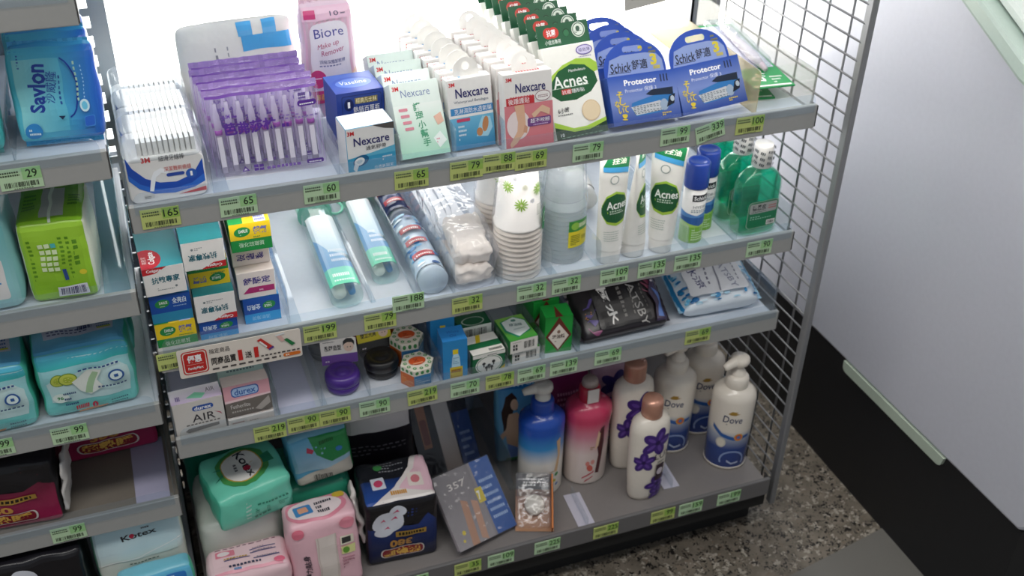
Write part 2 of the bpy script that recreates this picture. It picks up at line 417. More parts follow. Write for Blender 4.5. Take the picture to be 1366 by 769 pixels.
# shelving frame: slotted posts and the back panel between them
GREY = P('8d9297', .4, .35); DECK = P('cfd4dc', .42); RAILM = P('a8a8a5', .42); CLR = CLEAR('f4fbff', .05, .04)
PALEBLUE = P('a9bec6', .45)
def slotted_post(label, x0, x1, slots=True):
    t = thing('slotted_post', label, 'post', (0, 0, 0), group=None); y0, y1 = .352, .376
    mb = MB(); z = 0.0; hs = .016; w = x1-x0
    # one slotted face with real openings, between two plain flanges
    sx0, sx1 = x0+w*.33, x0+w*.54
    mb.box(x0, y0, 0, sx0, y0+.003, 1.6, GREY); mb.box(sx1, y0, 0, x1-w*.30, y0+.003, 1.6, GREY)
    if not slots: mb.box(sx0, y0, 0, sx1, y0+.003, 1.6, GREY)
    while slots and z < 1.6:
        mb.box(sx0, y0, z, sx1, y0+.003, min(1.6, z+.011), GREY); z += .027
    mb.box(x1-w*.30, y0, 0, x1, y0+.02, 1.6, GREY)
    mb.box(x0, y0, 0, x0+.003, y1, 1.6, GREY)
    mb.build('post_channel', t)
    return t
slotted_post('grey slotted steel post between the two shelving bays', -.034, .014)
slotted_post('grey slotted steel post beside the wire mesh panel', .897, .937, False)
t = thing('back_panel', 'pale grey steel back panel below the bright top shelf', 'panel', (0,0,0))
MB().box(.016, .356, .08, .896, .362, .640, P('b4bcc6', .5)).build('panel_sheet', t)
MB().box(.016, .352, .640, .896, .364, .652, GREY).build('panel_edge', t)
t = thing('back_panel', 'pale grey steel back panel behind the sanitary pad bay', 'panel', (0,0,0))
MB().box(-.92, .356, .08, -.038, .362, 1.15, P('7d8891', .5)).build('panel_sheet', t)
MB().box(-.92, .352, 1.15, -.038, .364, 1.162, GREY).build('panel_edge', t)

def shelf(label, x0, x1, z, yf=0.0, led=0, lip=True, base=False, lipx=(0, 0), deck=None):
    t = thing('display_shelf', label, 'shelf', (x0, yf, z), group='display shelves of both bays')
    w = x1-x0; yb = .350-yf
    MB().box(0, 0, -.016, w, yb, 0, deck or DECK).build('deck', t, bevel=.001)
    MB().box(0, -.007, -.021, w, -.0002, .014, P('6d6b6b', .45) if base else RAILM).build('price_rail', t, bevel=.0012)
    for a in (-.0012, w): MB().box(a, -.0065, -.019, a+.0012, .012, .012, P('3c3b3a', .6)).build('end_cap', t)
    if lip:
        l0, l1, hh = .006+lipx[0], w-.006-lipx[1], .031; pts = [(l0, .004), (l1, .004)]
        for k in range(6): pts.append((l1-.012+.012*math.cos(R(k*18)), hh-.012+.012*math.sin(R(k*18))))
        for k in range(6): pts.append((l0+.012-.012*math.cos(R(90-k*18)), hh-.012+.012*math.sin(R(90-k*18))))
        MB().prism(pts, -.0088, -.0074, CLEAR('f8fcff', .05, .05)).build('clear_lip', t)
    if base:
        MB().box(.0, .035, -z, w, yb, -.016, P('1b1b1c', .7)).build('kick_base', t)
        MB().box(0, .0, -.05, w, .004, -.02, P('161616', .7)).build('kick_lip', t)
    else:
        for a in (.0005, w-.0025):
            MB().prism([(.01, -.016), (yb, -.016), (yb, -.075), (.05, -.03)], a, a+.002, PALEBLUE, 'yz').build('bracket', t)
    if led:
        MB().box(.01, .0015, -.0240, w-.01, .016, -.0162, EMIT('led_diffuser', (1, .97, .92), led)).build('light_strip', t)
    return t
S1, S2, S3, S4 = .752, .552, .409, .112
B1, B2, B3, B4 = .825, .643, .473, .311
shelf('long top shelf holding bandage cartons and razor packs', 0, .9, S1, led=LED['mid'])
shelf('shelf holding toothpaste cartons, paper cups and green mouthwash', 0, .9, S2, led=LED['low'])
shelf('shelf holding hair wax jars and ointment cartons', 0, .9, S3)
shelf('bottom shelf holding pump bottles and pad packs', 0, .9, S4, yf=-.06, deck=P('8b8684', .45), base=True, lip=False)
shelf('upper shelf above the bandage cartons with a lit underside', 0, .9, 1.045, led=LED['top'])
shelf('blurred upper shelf above the blue wet wipes', -.92, -.0105, .999)
shelf('shelf holding blue wet wipe packs', -.92, -.0385+.028, B1)
shelf('shelf holding a lime green tissue pack', -.92, -.0385+.028, B2)
shelf('shelf holding teal cucumber pad packs', -.92, -.0385+.028, B3)
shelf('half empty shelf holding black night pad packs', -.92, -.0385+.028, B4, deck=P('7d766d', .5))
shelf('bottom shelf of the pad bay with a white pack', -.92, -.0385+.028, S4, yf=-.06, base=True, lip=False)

# wire mesh side panel
t = thing('wire_mesh_panel', 'grey wire mesh side panel between shelves and white freezer', 'mesh panel', (.935, 0, 0))
WIRE = P('8f9092', .35, .5)
MB().box(-.004, -.039, .03, .006, -.025, 1.25, P('8f9092', .4, .3)).build('frame_upright', t, bevel=.0015)
MB().box(-.004, .338, .03, .006, .350, 1.25, P('8f9092', .4, .3)).build('frame_upright', t, bevel=.0015)
v0 = MB().tube([(0, 0, .05), (0, 0, 1.25)], .0019, WIRE, 6).build('wire', t); v0.location = (0, .003, 0)
for k in range(1, 7):
    o = v0.copy(); COL.objects.link(o); o.parent = t; o.location = (0, .003+.0515*k, 0)
h0 = MB().tube([(0, -.03, 0), (0, .345, 0)], .0015, WIRE, 6).build('wire', t); h0.location = (-.003, 0, .0625)
for k in range(1, 46):
    o = h0.copy(); COL.objects.link(o); o.parent = t; o.location = (-.003, 0, .0625+.02568*k)

# chest freezer
t = thing('chest_freezer', 'white chest freezer with black base beside the mesh panel', 'freezer', (1.1, 0, 0))
FW = P('cccdd7', .38, coat=.2)
y1 = .56; poly = [(-.372, .236), (y1, .236), (y1, 1.18), (-.35, .80), (-.385, .74), (-.385, .25)]
MB().prism(poly, 0, .62, FW, 'yz').build('side_panel', t, bevel=.006, seg=2)
MB().prism([(-.375, 0), (y1, 0), (y1, .2355), (-.375, .2355)], .004, .615, P('17171a', .55), 'yz').build('black_base', t)
tab = [(.051, .2355)]
for k in range(5): tab.append((.041+.010*math.cos(R(-k*22.5)), .226+.010*math.sin(R(-k*22.5))))
for k in range(5): tab.append((-.200-.010*math.sin(R(k*22.5)), .226-.010*math.cos(R(k*22.5))))
tab.append((-.212, .2355))
MB().prism(tab, -.0015, .006, P('b7c4b4', .4), 'yz').build('drain_tray', t)
rim = [(.30, 1.058), (-.02, .915), (-.17, .845), (-.36, .79), (-.37, .81), (-.17, .875), (-.02, .945), (.30, 1.088)]
MB().prism(rim, -.035, .05, P('b9c9c0', .3, coat=.4), 'yz').build('lid_rim', t, bevel=.006, seg=2)
MB().prism([(.30, 1.09), (-.02, .947), (-.17, .877), (-.355, .812), (-.355, .83), (-.17, .895), (-.02, .965), (.30, 1.108)], -.015, .5, P('d9e2dc', .25, coat=.4), 'yz').build('lid_edge', t, bevel=.004)

# ------------------------------------------------------------------ price tags
YG, MG = 'c6d27c', 'c2dfb6'
TAGS = [  # price, x, rail deck z, colour, tilt, dz, label tail, yf
 ('165', .032, S1, YG, 0, 0, 'below the floss pick boxes'), ('65', .119, S1, MG, 0, 0, 'below the purple swab packets'),
 ('60', .216, S1, MG, 0, 0, 'on the bandage shelf beside the tape carton'), ('65', .326, S1, YG, 0, 0, 'below the pale mint first aid cartons'),
 ('79', .396, S1, YG, 0, .001, 'below the blue waterproof bandage cartons'), ('88', .4385, S1, YG, 1, .004, 'between the tags for 79 and 69'),
 ('69', .481, S1, YG, 0, .001, 'below the pink heel plaster cartons'), ('79', .559, S1, MG, 0, 0, 'below the green and white blemish patch cartons'),
 ('99', .683, S1, MG, -1, .004, 'below the blue razor blade packs'), ('339', .735, S1, MG, -13, .002, 'hanging crooked on the razor shelf rail'),
 ('100', .795, S1, YG, 0, .003, 'below the green interdental brush pack'),
 ('199', .198, S2, YG, 0, 0, 'beside the cream promotion sign'), ('79', .277, S2, YG, 0, 0, 'below the toothbrush tubes'),
 ('188', .315, S2, MG, 0, .022, 'standing high on the clear lip'), ('32', .396, S2, YG, 0, 0, 'below the bag of plastic cutlery'),
 ('32', .488, S2, MG, 0, 0, 'below the flowered paper cups'), ('32', .539, S2, MG, 0, 0, 'below the clear plastic cups'),
 ('109', .611, S2, MG, 0, 0, 'below the facial cleanser tubes'), ('135', .669, S2, MG, 0, 0, 'below the edge-on cleanser tube'),
 ('135', .726, S2, MG, 0, 0, 'below the blue capped shaving gel cans'), ('90', .843, S2, MG, 0, 0, 'below the green mouthwash bottle'),
 ('219', .119, S3, YG, 0, -.003, 'below the pink and silver condom carton'), ('90', .164, S3, YG, 0, 0, 'below the empty clear lane'),
 ('90', .207, S3, YG, 0, 0, 'beside the purple hair wax jar'), ('90', .262, S3, MG, 0, .001, 'below the black hair wax jar'),
 ('219', .33, S3, YG, -2, .003, 'below the hexagonal lozenge box'), ('70', .392, S3, MG, 0, 0, 'below the blue medicated oil carton'),
 ('78', .444, S3, YG, 0, 0, 'below the ointment carton with a round emblem'), ('69', .492, S3, MG, 0, 0, 'below the stacked green and white oil cartons'),
 ('139', .542, S3, MG, 0, 0, 'below the green carton with a red diamond'), ('69', .612, S3, MG, 0, .002, 'below the black body wipes pack'),
 ('69', .76, S3, YG, 0, .004, 'below the icy blue body wipes pack'),
 ('89', .292, S4, MG, 0, 0, 'below the black night pad pack'), ('35', .375, S4, YG, 0, 0, 'below the flat stocking pack'),
 ('109', .428, S4, MG, 0, 0, 'beside the stocking packs on the bottom rail'), ('225', .504, S4, MG, 0, .001, 'below the blue pump bottle'),
 ('225', .603, S4, YG, 0, .0, 'below the pink pump bottle'), ('99', .703, S4, YG, 0, 0, 'below the bottle with purple flowers'),
 ('159', .753, S4, MG, 0, 0, 'between two other tags below the white pump bottles'), ('199', .823, S4, MG, 0, 0, 'below the white and navy pump bottle'),
 ('29', -.1, B1, MG, 0, -.001, 'below the blue wet wipe packs'), ('99', -.12, B3, MG, 0, -.001, 'below the teal cucumber pad packs'),
 ('99', -.205, B3, MG, 0, 0, 'cut off beside the teal pad packs'), ('99', -.153, B4, MG, 0, -.001, 'below the half empty shelf'),
 ('199', .018, S2, YG, 0, 0, 'half hidden behind the cream promotion sign')]
for i, (pr, x, z, c, tilt, dz, tail) in enumerate(TAGS):
    y = -.0082 if z != S4 else -.0682
    if pr == '188': y = -.0098
    t = thing('price_tag', ('yellow green' if c == YG else 'pale mint')+' price tag %s ' % pr+tail, 'price tag', (x, y, z-.0035+dz), (0, tilt, 0), 'price tags on the shelf rails')
    MB().box(-.0212, 0, -.0122, .0212, .0008, .0122, card(c)).build('tag_card', t)
    a = A(.0424, .0244)
    a.r(.55, .44, 1, 1, 'a0c45a' if c == YG else 'a3d392'); a.t(pr, .775, .72, .13*len(pr), .40, '20301c', bold=.012)
    a.l(.05, .66, .50, .94, 2, '3a4a33', .55); a.b(.10, .12, .92, .36, '333a2c', 24); a.l(.3, .03, .8, .10, 1, '59664a', .5)
    a.put('tag_print', t, lambda u, v, k: (u-.0212, -k, v-.0122))
t = thing('hanging_card', 'white promotion card hanging from the upper shelf rail', 'card', (.64, -.0095, .936), (0, -8, 0))
MB().box(-.045, 0, 0, .045, .0008, .115, card('dddad2')).build('card_sheet', t)
A(.09, .115).l(.1, .1, .9, .4, 4, '8d8a84').put('card_print', t, lambda u, v, k: (u-.045, -k, v))

# ================================================================== TOP SHELF
def rbox_poly(w, h, r, n=5, x0=0, z0=0):
    pts = []
    for cx, cz, a in ((w/2-r, r, -90), (w/2-r, h-r, 0), (-w/2+r, h-r, 90), (-w/2+r, r, 180)):
        for k in range(n+1): pts.append((x0+cx+r*math.cos(R(a+90*k/n)), z0+cz+r*math.sin(R(a+90*k/n))))
    return pts
# dental floss pick boxes
def floss():
    t = thing('floss_pick_box', 'clear lidded floss pick box with blue swoosh label facing the aisle', 'box', (.047, .024, S1), (0, 0, 1), 'floss pick boxes')
    w, d, h = .087, .074, .079
    MB().prism(rbox_poly(w, .056, .010), 0, d, plastic('eceae6')).build('box_base', t, bevel=.002, seg=2)
    lid = MB().prism(rbox_poly(w+.001, .030, .011, z0=.050), -.0008, d+.0008, CLEAR('f3f6f8', .16, .08), 'xz').build('clear_lid', t, bevel=.004, seg=2)
    fl = MB()
    for k in range(11):
        x = -.027+.006*k; fl.box(x, .006, .056, x+.0042, d-.006, .0725, P('f5f4f0', .4))
    fl.build('floss_picks', t)
    a = A(.083, .060)
    a.p([(.0, .62), (.05, .50), (.16, .34), (.34, .22), (.58, .18), (.82, .24), (1, .42), (1, .20), (.85, .10), (.58, .04), (.30, .08), (.12, .22), (0, .42)], '2f6fd0')
    a.p([(0, .90), (.07, .66), (.22, .42), (.40, .30), (.62, .27), (.85, .38), (1, .68), (1, .36), (.82, .20), (.58, .14), (.33, .18), (.14, .32), (0, .55)], '1d4fb4')
    a.p([(.25, .15), (.30, .13), (.36, .42), (.44, .50), (.52, .46), (.54, .52), (.44, .60), (.34, .54), (.29, .40)], 'f7f9fb')
    a.t('3M', .26, .80, .12, .11, 'd3222a', bold=.03); a.t('細滑牙線棒', .60, .79, .34, .12, '33333a')
    a.t('深潔難刷齒縫', .66, .56, .36, .10, 'c3433c'); a.rr(.50, .40, .74, .47, .002, '2c4aa0'); a.e(.83, .40, .075, .10, '2c5fb8'); a.t('1', .83, .40, .03, .1, 'ffffff')
    a.r(.16, -.02, .30, .07, 'd9d6d0'); a.l(.17, 0, .26, .06, 2, '555555'); a.p([(.62, .0), (1, .09), (1, -.01), (.70, -.02)], 'c8333a')
    a.put('front_label', t, lambda u, v, k: (u-.0415, -k-.0001, v+.006))
    return settle(t, S1)
fb0 = floss()
for k in (1, 2): dup(fb0, (.0465, .024+.0765*k, fb0.location.z), None, 'clear lidded floss pick box, %s behind the front box' % ORD[k])

# purple swab packets
def swab():
    t = thing('swab_packet', 'clear purple-edged swab packet at the front of its row', 'swab packet', (.169, .050, S1), (-4, -2, -4), 'purple swab packets')
    w, d, h = .134, .013, .104
    p = Pack(w, d, h, r=.004, bulge=.002, wr=.0018, seed=3, taper='z', tp=6)
    p.build('clear_pouch', t, CLEAR('fcfaff', .05, .08, bump=.6))
    tb = MB().lathe([(.0042, .004), (.0042, .075), (.0025, .082), (.0025, .090)], CLEAR('f6f3fa', .55, .15), 10)
    tb.lathe([(.0046, .052), (.0046, .058)], P('a24fae', .4), 10)
    tb.box(-.0028, -.0043, .012, .0028, -.0040, .050, P('e9e7ea', .5))
    t0 = tb.build('swab_tube', t); t0.location = (-.054, d/2, .002)
    for k in range(1, 9):
        o = t0.copy(); COL.objects.link(o); o.parent = t; o.location = (-.054+.0135*k, d/2, .002+.001*(k % 2))
    a = A(w, h)
    a.r(.02, .955, .98, .985, '6a3c9c'); a.r(.015, .05, .02, .95, 'b79ccf'); a.r(.98, .05, .985, .95, 'b79ccf')
    a.t('芭弗莎林', .37, .60, .46, .15, '5b2f96', bold=.035); a.t('AIM', .18, .75, .07, .05, '6b42a0', bold=.02); a.l(.23, .73, .31, .77, 1, '6b42a0')
    a.rr(.80, .76, .97, .83, .003, '5b2f96'); a.l(.82, .78, .95, .81, 1, 'ffffff'); a.l(.64, .62, .97, .70, 2, '8b78b0'); a.l(.64, .54, .97, .60, 1, '5b2f96', .7)
    a.p([(.24, .06), (.31, .06), (.275, .13)], '5b2f96'); a.p([(.26, .075), (.29, .075), (.275, .105)], 'e8e2f0')
    for i in range(2):
        for j in range(2): a.r(.35+.045*i, .05+.05*j, .388+.045*i, .09+.05*j, '5b2f96')
    a.l(.46, .05, .78, .10, 1, '7a55ab', .8); a.rr(.82, .05, .97, .11, .002, '5b2f96'); a.l(.84, .065, .95, .095, 1, 'ffffff')
    p.art(a, 'pouch_print', t, 'front', cut=.008)
    st = MB()
    for z0 in (h-.004,):
        vs = []; n = 22
        for i in range(n+1):
            f = i/n-.5
            for e in (0, .008): vs.append((f*w*.985, d/2+.0012*math.sin(i*2.4)+e*.12, z0+e))
        st.add(vs, [[2*i, 2*i+1, 2*i+3, 2*i+2] for i in range(n)], film('a78cc9'))
    st.build('crimped_seal', t)
    return settle(t, S1)
s0 = swab()
for k, (dx, dy, rx, ry) in enumerate(((-.001, .022, -4, -2), (-.004, .045, -4, -2), (-.006, .068, -4, -2), (-.004, .091, -4, -2))):
    dup(s0, (.169+dx, .050+dy, 0), (rx, ry, -4), 'clear purple-edged swab packet, %s behind the front packet' % ORD[k+1], S=S1)
# wide pale packet behind the swabs
a = A(.145, .125); a.r(.55, .70, .98, .86, '4aa6dc'); a.r(.53, .86, .66, 1, '4aa6dc'); a.r(.74, .86, .86, 1, '4aa6dc')
a.l(.30, .35, .33, .80, 6, '6d7278', .6); a.l(.42, .4, .44, .8, 6, '8a8f95', .6)
softpack('cotton_packet', 'pale white packet with blue block print behind the swab packets', 'packet', .166, .205, S1, .145, .018, .125, (-14, -2, -2), 'e9e9e6', arts={'front': a}, pk=dict(r=.006, seed=4, taper='z', tp=8), mat=TRANS('dcdcd8', .22))
# tall pink wipes pouch
w, h = .066, .150
a = A(w, h)
for k in range(9): a.r(.02+.108*k, .02, .07+.108*k, .98, 'f0c3d6')
a.r(.02, .86, .98, .98, 'f3cadb'); a.rr(.06, .88, .30, .955, .001, 'd8447f'); a.t('10', .66, .91, .16, .045, '5b5470'); a.l(.78, .90, .92, .925, 1, '5b5470')
a.rr(.12, .14, .88, .84, .012, 'f6eef3'); a.t('Biore', .50, .76, .58, .075, '4b4a9a'); a.t('Make up', .46, .655, .42, .055, 'b8396b', rot=8, shear=.25); a.t('Remover', .54, .60, .44, .05, 'b8396b', rot=8, shear=.25)
a.t('頂級深層卸粧棉', .52, .51, .5, .034, '4a4a8a'); a.l(.26, .47, .78, .49, 1, '8888b0')
a.e(.20, .36, .16, .085, 'd8447f'); a.l(.12, .35, .28, .39, 2, 'ffffff'); a.r(.02, .14, .98, .25, 'd8447f'); a.t('無香型卸粧棉', .42, .195, .6, .055, 'f5d860')
a.p([(.66, .27), (.92, .30), (.95, .38), (.72, .36)], 'ffffff'); a.e(.82, .33, .08, .02, '6d5a5e', rot=20); a.p([(.84, .36), (.98, .42), (.98, .34)], 'f2cdb8')
softpack('makeup_wipes_pouch', 'tall pink striped makeup remover pouch behind a blue carton', 'pouch', .276, .178, S1, w, .022, h, (-3, -1, 2), 'efd3e0', arts={'front': a}, pk=dict(r=.005, bulge=.004, seed=5, taper='z', tp=8), fin=('z', 'f0c9da'))
# blue carton and tape carton
w, d, h = .060, .058, .080
f = A(w, h); f.g(0, 0, 1, .2, '9ec6a0', 'd8e8c8'); f.r(0, .55, 1, 1, '243f94'); f.rr(.10, .60, .95, .95, .003, '142a6e'); f.rr(.115, .615, .935, .935, .003, '24408f')
f.e(.25, .80, .10, .1, '0f2058'); f.t('1', .25, .80, .05, .1, 'ffffff'); f.r(.38, .80, .86, .90, '8a7f52'); f.t('經典凡士林', .62, .85, .44, .085, 'fff3c0'); f.t('熱銷百萬瓶', .62, .70, .56, .12, 'ffffff')
f.e(.5, .48, .36, .10, '1c2f7a'); tp = A(w, d); tp.g(0, 0, 1, 1, '2746a8', '4368c0'); tp.e(.5, .5, .44, .30, '2b52b4'); tp.e(.5, .47, .38, .24, '5b7fd0'); tp.t('Vaseline', .5, .5, .56, .18, 'eef2ff', shear=.2)
carton('petroleum_jelly_carton', 'royal blue petroleum jelly carton behind the white tape carton', 'carton', .288, .078, S1, w, d, h, (0, 0, 4), '2a4aa6', arts={'front': f, 'top': tp})
w, d, h = .060, .040, .063
f = A(w, h); f.r(0, 0, 1, .38, '3aa0c8'); f.p([(0, .38), (1, .38), (1, .52), (.5, .44)], '62b8d6'); f.p([(.55, 1), (1, 1), (1, .86), (.80, .90)], '5a5452'); f.t('3M', .10, .90, .14, .09, 'd3222a', bold=.03)
f.t('Nexcare', .52, .71, .74, .17, '2d2c6c', bold=.015); f.t('通氣膠帶', .60, .55, .42, .09, '33333a'); f.e(.27, .31, .17, .11, '0f5f8c', rot=20); f.e(.24, .30, .11, .08, 'f3f3f0', rot=20); f.e(.24, .30, .06, .04, 'c8d4da', rot=20)
f.p([(.14, .28), (.22, .22), (.16, .08), (.10, .16)], 'e8edf0'); f.l(.72, .24, .92, .36, 2, 'e2eef4'); f.t('①透氣固定', .74, .12, .40, .07, 'f4f8fa'); f.r(.0, .0, .40, .045, 'c8333a')
carton('tape_carton', 'small white and teal surgical tape carton with navy lettering', 'carton', .284, .014, S1, w, d, h, (0, -1, 4), 'f1efec', cols={'bottom': '3aa0c8'}, arts={'front': f})
# pale mint first aid cartons
w, d, h = .062, .024, .092
f = A(w, h); f.g(0, 0, 1, .7, 'a8dcc2', 'eaf2ec'); f.t('3M', .11, .925, .13, .06, 'd3222a', bold=.03); f.t('Nexcare', .50, .85, .60, .10, '7b8fb4')
f.t('護', .48, .66, .16, .11, '4f9d78', bold=.02); f.t('理', .50, .54, .16, .11, '4f9d78', bold=.02); f.t('小', .52, .42, .16, .11, '4f9d78', bold=.02); f.t('幫', .54, .30, .16, .11, '4f9d78', bold=.02); f.t('手', .56, .18, .16, .11, '4f9d78', bold=.02)
for k in range(4): f.rr(.10+.02*k, .62-.085*k, .28+.02*k, .66-.085*k, .001, 'd98c9a')
f.p([(.78, .50), (.94, .55), (.98, .42), (.84, .38)], 'e2b8a2'); f.p([(.70, .22), (.86, .30), (.97, .17), (.80, .08)], 'e9f3ee'); f.l(.76, .15, .90, .23, 2, 'd98c9a')
c0 = carton('first_aid_carton', 'pale mint first aid carton leaning back at the front of its row', 'carton', .353, .016, S1, w, d, h, (-30, 0, 3), 'e3efe8', arts={'front': f}, group='pale mint first aid cartons')
for k in range(1, 4): dup(c0, (.353-.001*k, .016+.033*k, 0), (-30, 0, 3), 'pale mint first aid carton, %s behind the front one' % ORD[k], S=S1)
# bandage cartons with round hang tabs
def hangtab(t, w, d, h, m='e9e7e2', lean=0, r=.0165):
    pts = []; n = 14
    for k in range(n+1): pts.append((r*math.cos(math.pi*k/n), .008+r*math.sin(math.pi*k/n)))
    pts = [(r, 0)]+pts+[(-r, 0)]
    hole = [(.0052*math.cos(2*math.pi*k/12), .014+.0052*math.sin(2*math.pi*k/12)) for k in range(12)]
    bm = bmesh.new(); th = .0006
    def ring(P_, y): return [bm.verts.new((x, y, z)) for x, z in P_]
    o0, o1, i0, i1 = ring(pts, 0), ring(pts, th), ring(hole, 0), ring(hole, th)
    for a_, b_, inv in ((o0, o1, 0), (i0, i1, 1)):
        for k in range(len(a_)):
            q = [a_[k], a_[(k+1) % len(a_)], b_[(k+1) % len(b_)], b_[k]]; bm.faces.new(q[::-1] if inv else q)
    bm.edges.ensure_lookup_table()
    for o_, i_ in ((o0, i0), (o1, i1)):
        ed = [bm.edges.get((L[k], L[(k+1) % len(L)])) for L in (o_, i_) for k in range(len(L))]
        bmesh.ops.triangle_fill(bm, use_beauty=True, edges=ed)
    bmesh.ops.recalc_face_normals(bm, faces=bm.faces)
    me = bpy.data.meshes.new('hang_tab'); bm.to_mesh(me); bm.free(); me.materials.append(card(m))
    o = bpy.data.objects.new('hang_tab', me); COL.objects.link(o); o.parent = t; o.location = (.0, d*.45, h-.001); o.rotation_euler.x = R(lean)
w, d, h = .0575, .020, .091
f = A(w, h); f.g(0, 0, 1, .46, '2a7fae', '74bfe0'); f.r(0, .46, 1, .60, 'f1efec'); f.r(.04, .50, 1, .60, '3d8cc8'); f.t('3M', .11, .93, .13, .055, 'd3222a', bold=.03)
f.t('Nexcare', .55, .80, .74, .13, '2d2c6c', bold=.015); f.t('Waterproof Bandages', .52, .675, .78, .05, '6d7486'); f.t('克淋濕防水透氣繃', .54, .55, .84, .075, 'ffffff')
f.p([(.58, .16), (.66, .34), (.74, .44), (.92, .42), (.96, .26), (.84, .14)], 'a8d8ea'); f.e(.80, .32, .07, .11, 'c98a5a', rot=-10); f.e(.66, .22, .07, .06, 'c98a5a')
f.rr(.16, .40, .46, .445, .001, 'd04a6a'); f.l(.18, .14, .36, .38, 4, 'e9f4fa', .45)
tp = A(w, d); tp.t('3M', .10, .4, .1, .3, 'd3222a'); tp.l(.30, .25, .95, .6, 1, '5aa8dc', 1)
c0 = carton('bandage_carton', 'white and blue waterproof bandage carton with round hang tab, front of its row', 'carton', .420, .034, S1, w, d, h, (-8, -2, 0), 'f1efec', arts={'front': f, 'top': tp}, group='blue waterproof bandage cartons')
hangtab(c0, w, d, h)
for k in range(1, 8): dup(c0, (.420-.0022*k, .034+.0235*k, 0), (-8, -2+rnd.uniform(-.6, .6), rnd.uniform(-1, 1)), 'white bandage carton with hang tab, %s behind the blue-fronted carton' % ORD[k], S=S1)
w, d, h = .064, .019, .099
f = A(w, h); f.r(0, 0, 1, .60, 'e0888f'); f.g(0, 0, 1, .3, 'd9707c', 'e0888f'); f.t('3M', .11, .93, .12, .05, 'd3222a', bold=.03); f.t('Nexcare', .55, .81, .62, .12, '2d2c6c', bold=.015)
f.l(.12, .70, .60, .72, 1, 'd98a90'); f.r(.04, .60, .62, .70, 'c8333a'); f.t('後踵護貼', .30, .65, .44, .075, 'ffffff'); f.e(.80, .68, .16, .07, '8a4a58'); f.e(.80, .68, .15, .062, 'f7f3f0'); f.l(.70, .66, .90, .70, 2, '8a4a58')
f.e(.27, .34, .24, .19, 'f2e2e0'); f.p([(.20, .60), (.40, .60), (.42, .36), (.40, .24), (.22, .10), (.10, .05), (.08, .10), (.24, .26), (.26, .38)], 'e6b99a'); f.p([(.40, .34), (.46, .30), (.44, .22), (.36, .24)], 'd9a283')
f.p([(.55, .46), (.78, .56), (.94, .50), (.92, .42), (.74, .48), (.60, .40)], 'e8c3a4'); f.rr(.46, .30, .95, .41, .002, '7a4a8a'); f.t('超不咬腳', .72, .37, .40, .055, 'ffffff'); f.l(.58, .31, .88, .335, 1, 'e0c8e8')
tp = A(w, d); tp.l(.30, .25, .80, .6, 1, 'c8333a', 1)
c0 = carton('heel_plaster_carton', 'white and pink heel plaster carton with round hang tab, front of its row', 'carton', .487, .010, S1, w, d, h, (-8, -1, 0), 'f1eeea', arts={'front': f, 'top': tp}, group='pink heel plaster cartons')
hangtab(c0, w, d, h, lean=-22)
for k in range(1, 8): dup(c0, (.487-.0022*k, .010+.0225*k, 0), (-8, -1+rnd.uniform(-.6, .6), rnd.uniform(-1, 1)), 'white plaster carton with hang tab, %s behind the pink-fronted carton' % ORD[k], S=S1)
# blemish patch cartons
w, d, h = .074, .012, .117
f = A(w, h); f.p([(0, .62), (.18, .74), (.50, .82), (1, .78), (1, .16), (.5, .22), (0, .30)], 'f6f5ee'); f.p([(0, .58), (.12, .70), (.34, .79), (.62, .84), (.88, .82), (1, .76), (1, .68), (.6, .60), (0, .46)], 'a8cc48')
f.p([(.02, .50), (.08, .62), (.24, .73), (.50, .79), (.76, .76), (.93, .66), (.96, .56), (.80, .46), (.50, .40), (.20, .41)], '1f5a34'); f.t('Acnes', .44, .61, .66, .135, 'f6faf4', bold=.015); f.r(.08, .545, .78, .55, 'cfe0cc'); f.t('Mentholatum', .60, .72, .32, .03, 'ffffff')
f.r(.24, .475, .43, .53, 'c8392f'); f.t('抗痘', .335, .5, .17, .045, 'ffffff'); f.t('隱形貼', .56, .5, .24, .045, 'ffffff'); f.e(.80, .92, .16, .055, '6a5aa8'); f.e(.80, .92, .14, .045, 'd8d2ee'); f.t('極致薄', .80, .92, .22, .04, '4a3c8c'); f.l(.68, .845, .92, .86, 1, '6a5aa8')
f.t('6小時', .22, .31, .22, .06, '3a3a3a', bold=.01); f.l(.10, .255, .40, .275, 1, '5a5a5a'); f.e(.74, .26, .18, .115, 'e0c39a'); f.e(.74, .26, .165, .105, 'ecd7b4')
f.p([(0, 0), (1, 0), (1, .12), (.66, .06), (.35, .06), (0, .14)], '23402c'); f.p([(0, .14), (.35, .06), (.66, .06), (1, .12), (1, .16), (.6, .10), (.35, .10), (0, .20)], 'a8cc48'); f.t('10', .12, .045, .07, .035, 'ffffff'); f.l(.1, .01, .9, .025, 1, '8aa890')
c0 = carton('blemish_patch_carton', 'white blemish patch carton with dark green lettering panel, front of its row', 'carton', .563, .019, S1, w, d, h, (-27, -1, 4), 'f4f3ec', cols={'left': 'f4f3ec'}, arts={'front': f}, group='green and white blemish patch cartons')
fl_ = MB().box(-.0365, .006, h-.001, .0365, .0068, h+.0285, card('1f5a3a')).build('header_flap', c0)
fa = A(.073, .0285); fa.e(.22, .62, .10, .25, 'c8392f'); fa.e(.32, .62, .10, .25, 'c8392f'); fa.t('抗菌', .27, .62, .17, .30, 'ffffff', bold=.02); fa.t('小痘痘專用', .28, .22, .30, .2, 'e6efe8'); fa.e(.56, .55, .065, .18, '143c26'); fa.e(.56, .53, .055, .15, '2d7048')
fa.e(.80, .60, .13, .34, 'dfe8dc'); fa.e(.80, .60, .115, .30, '2d6044'); fa.e(.80, .60, .10, .26, 'dfe8dc'); fa.e(.79, .64, .04, .12, '3a5a48'); fa.l(.72, .45, .9, .58, 2, '3a5a48')
fa.put('flap_print', fl_, lambda u, v, k: (u-.0365, .006-k, h+v))
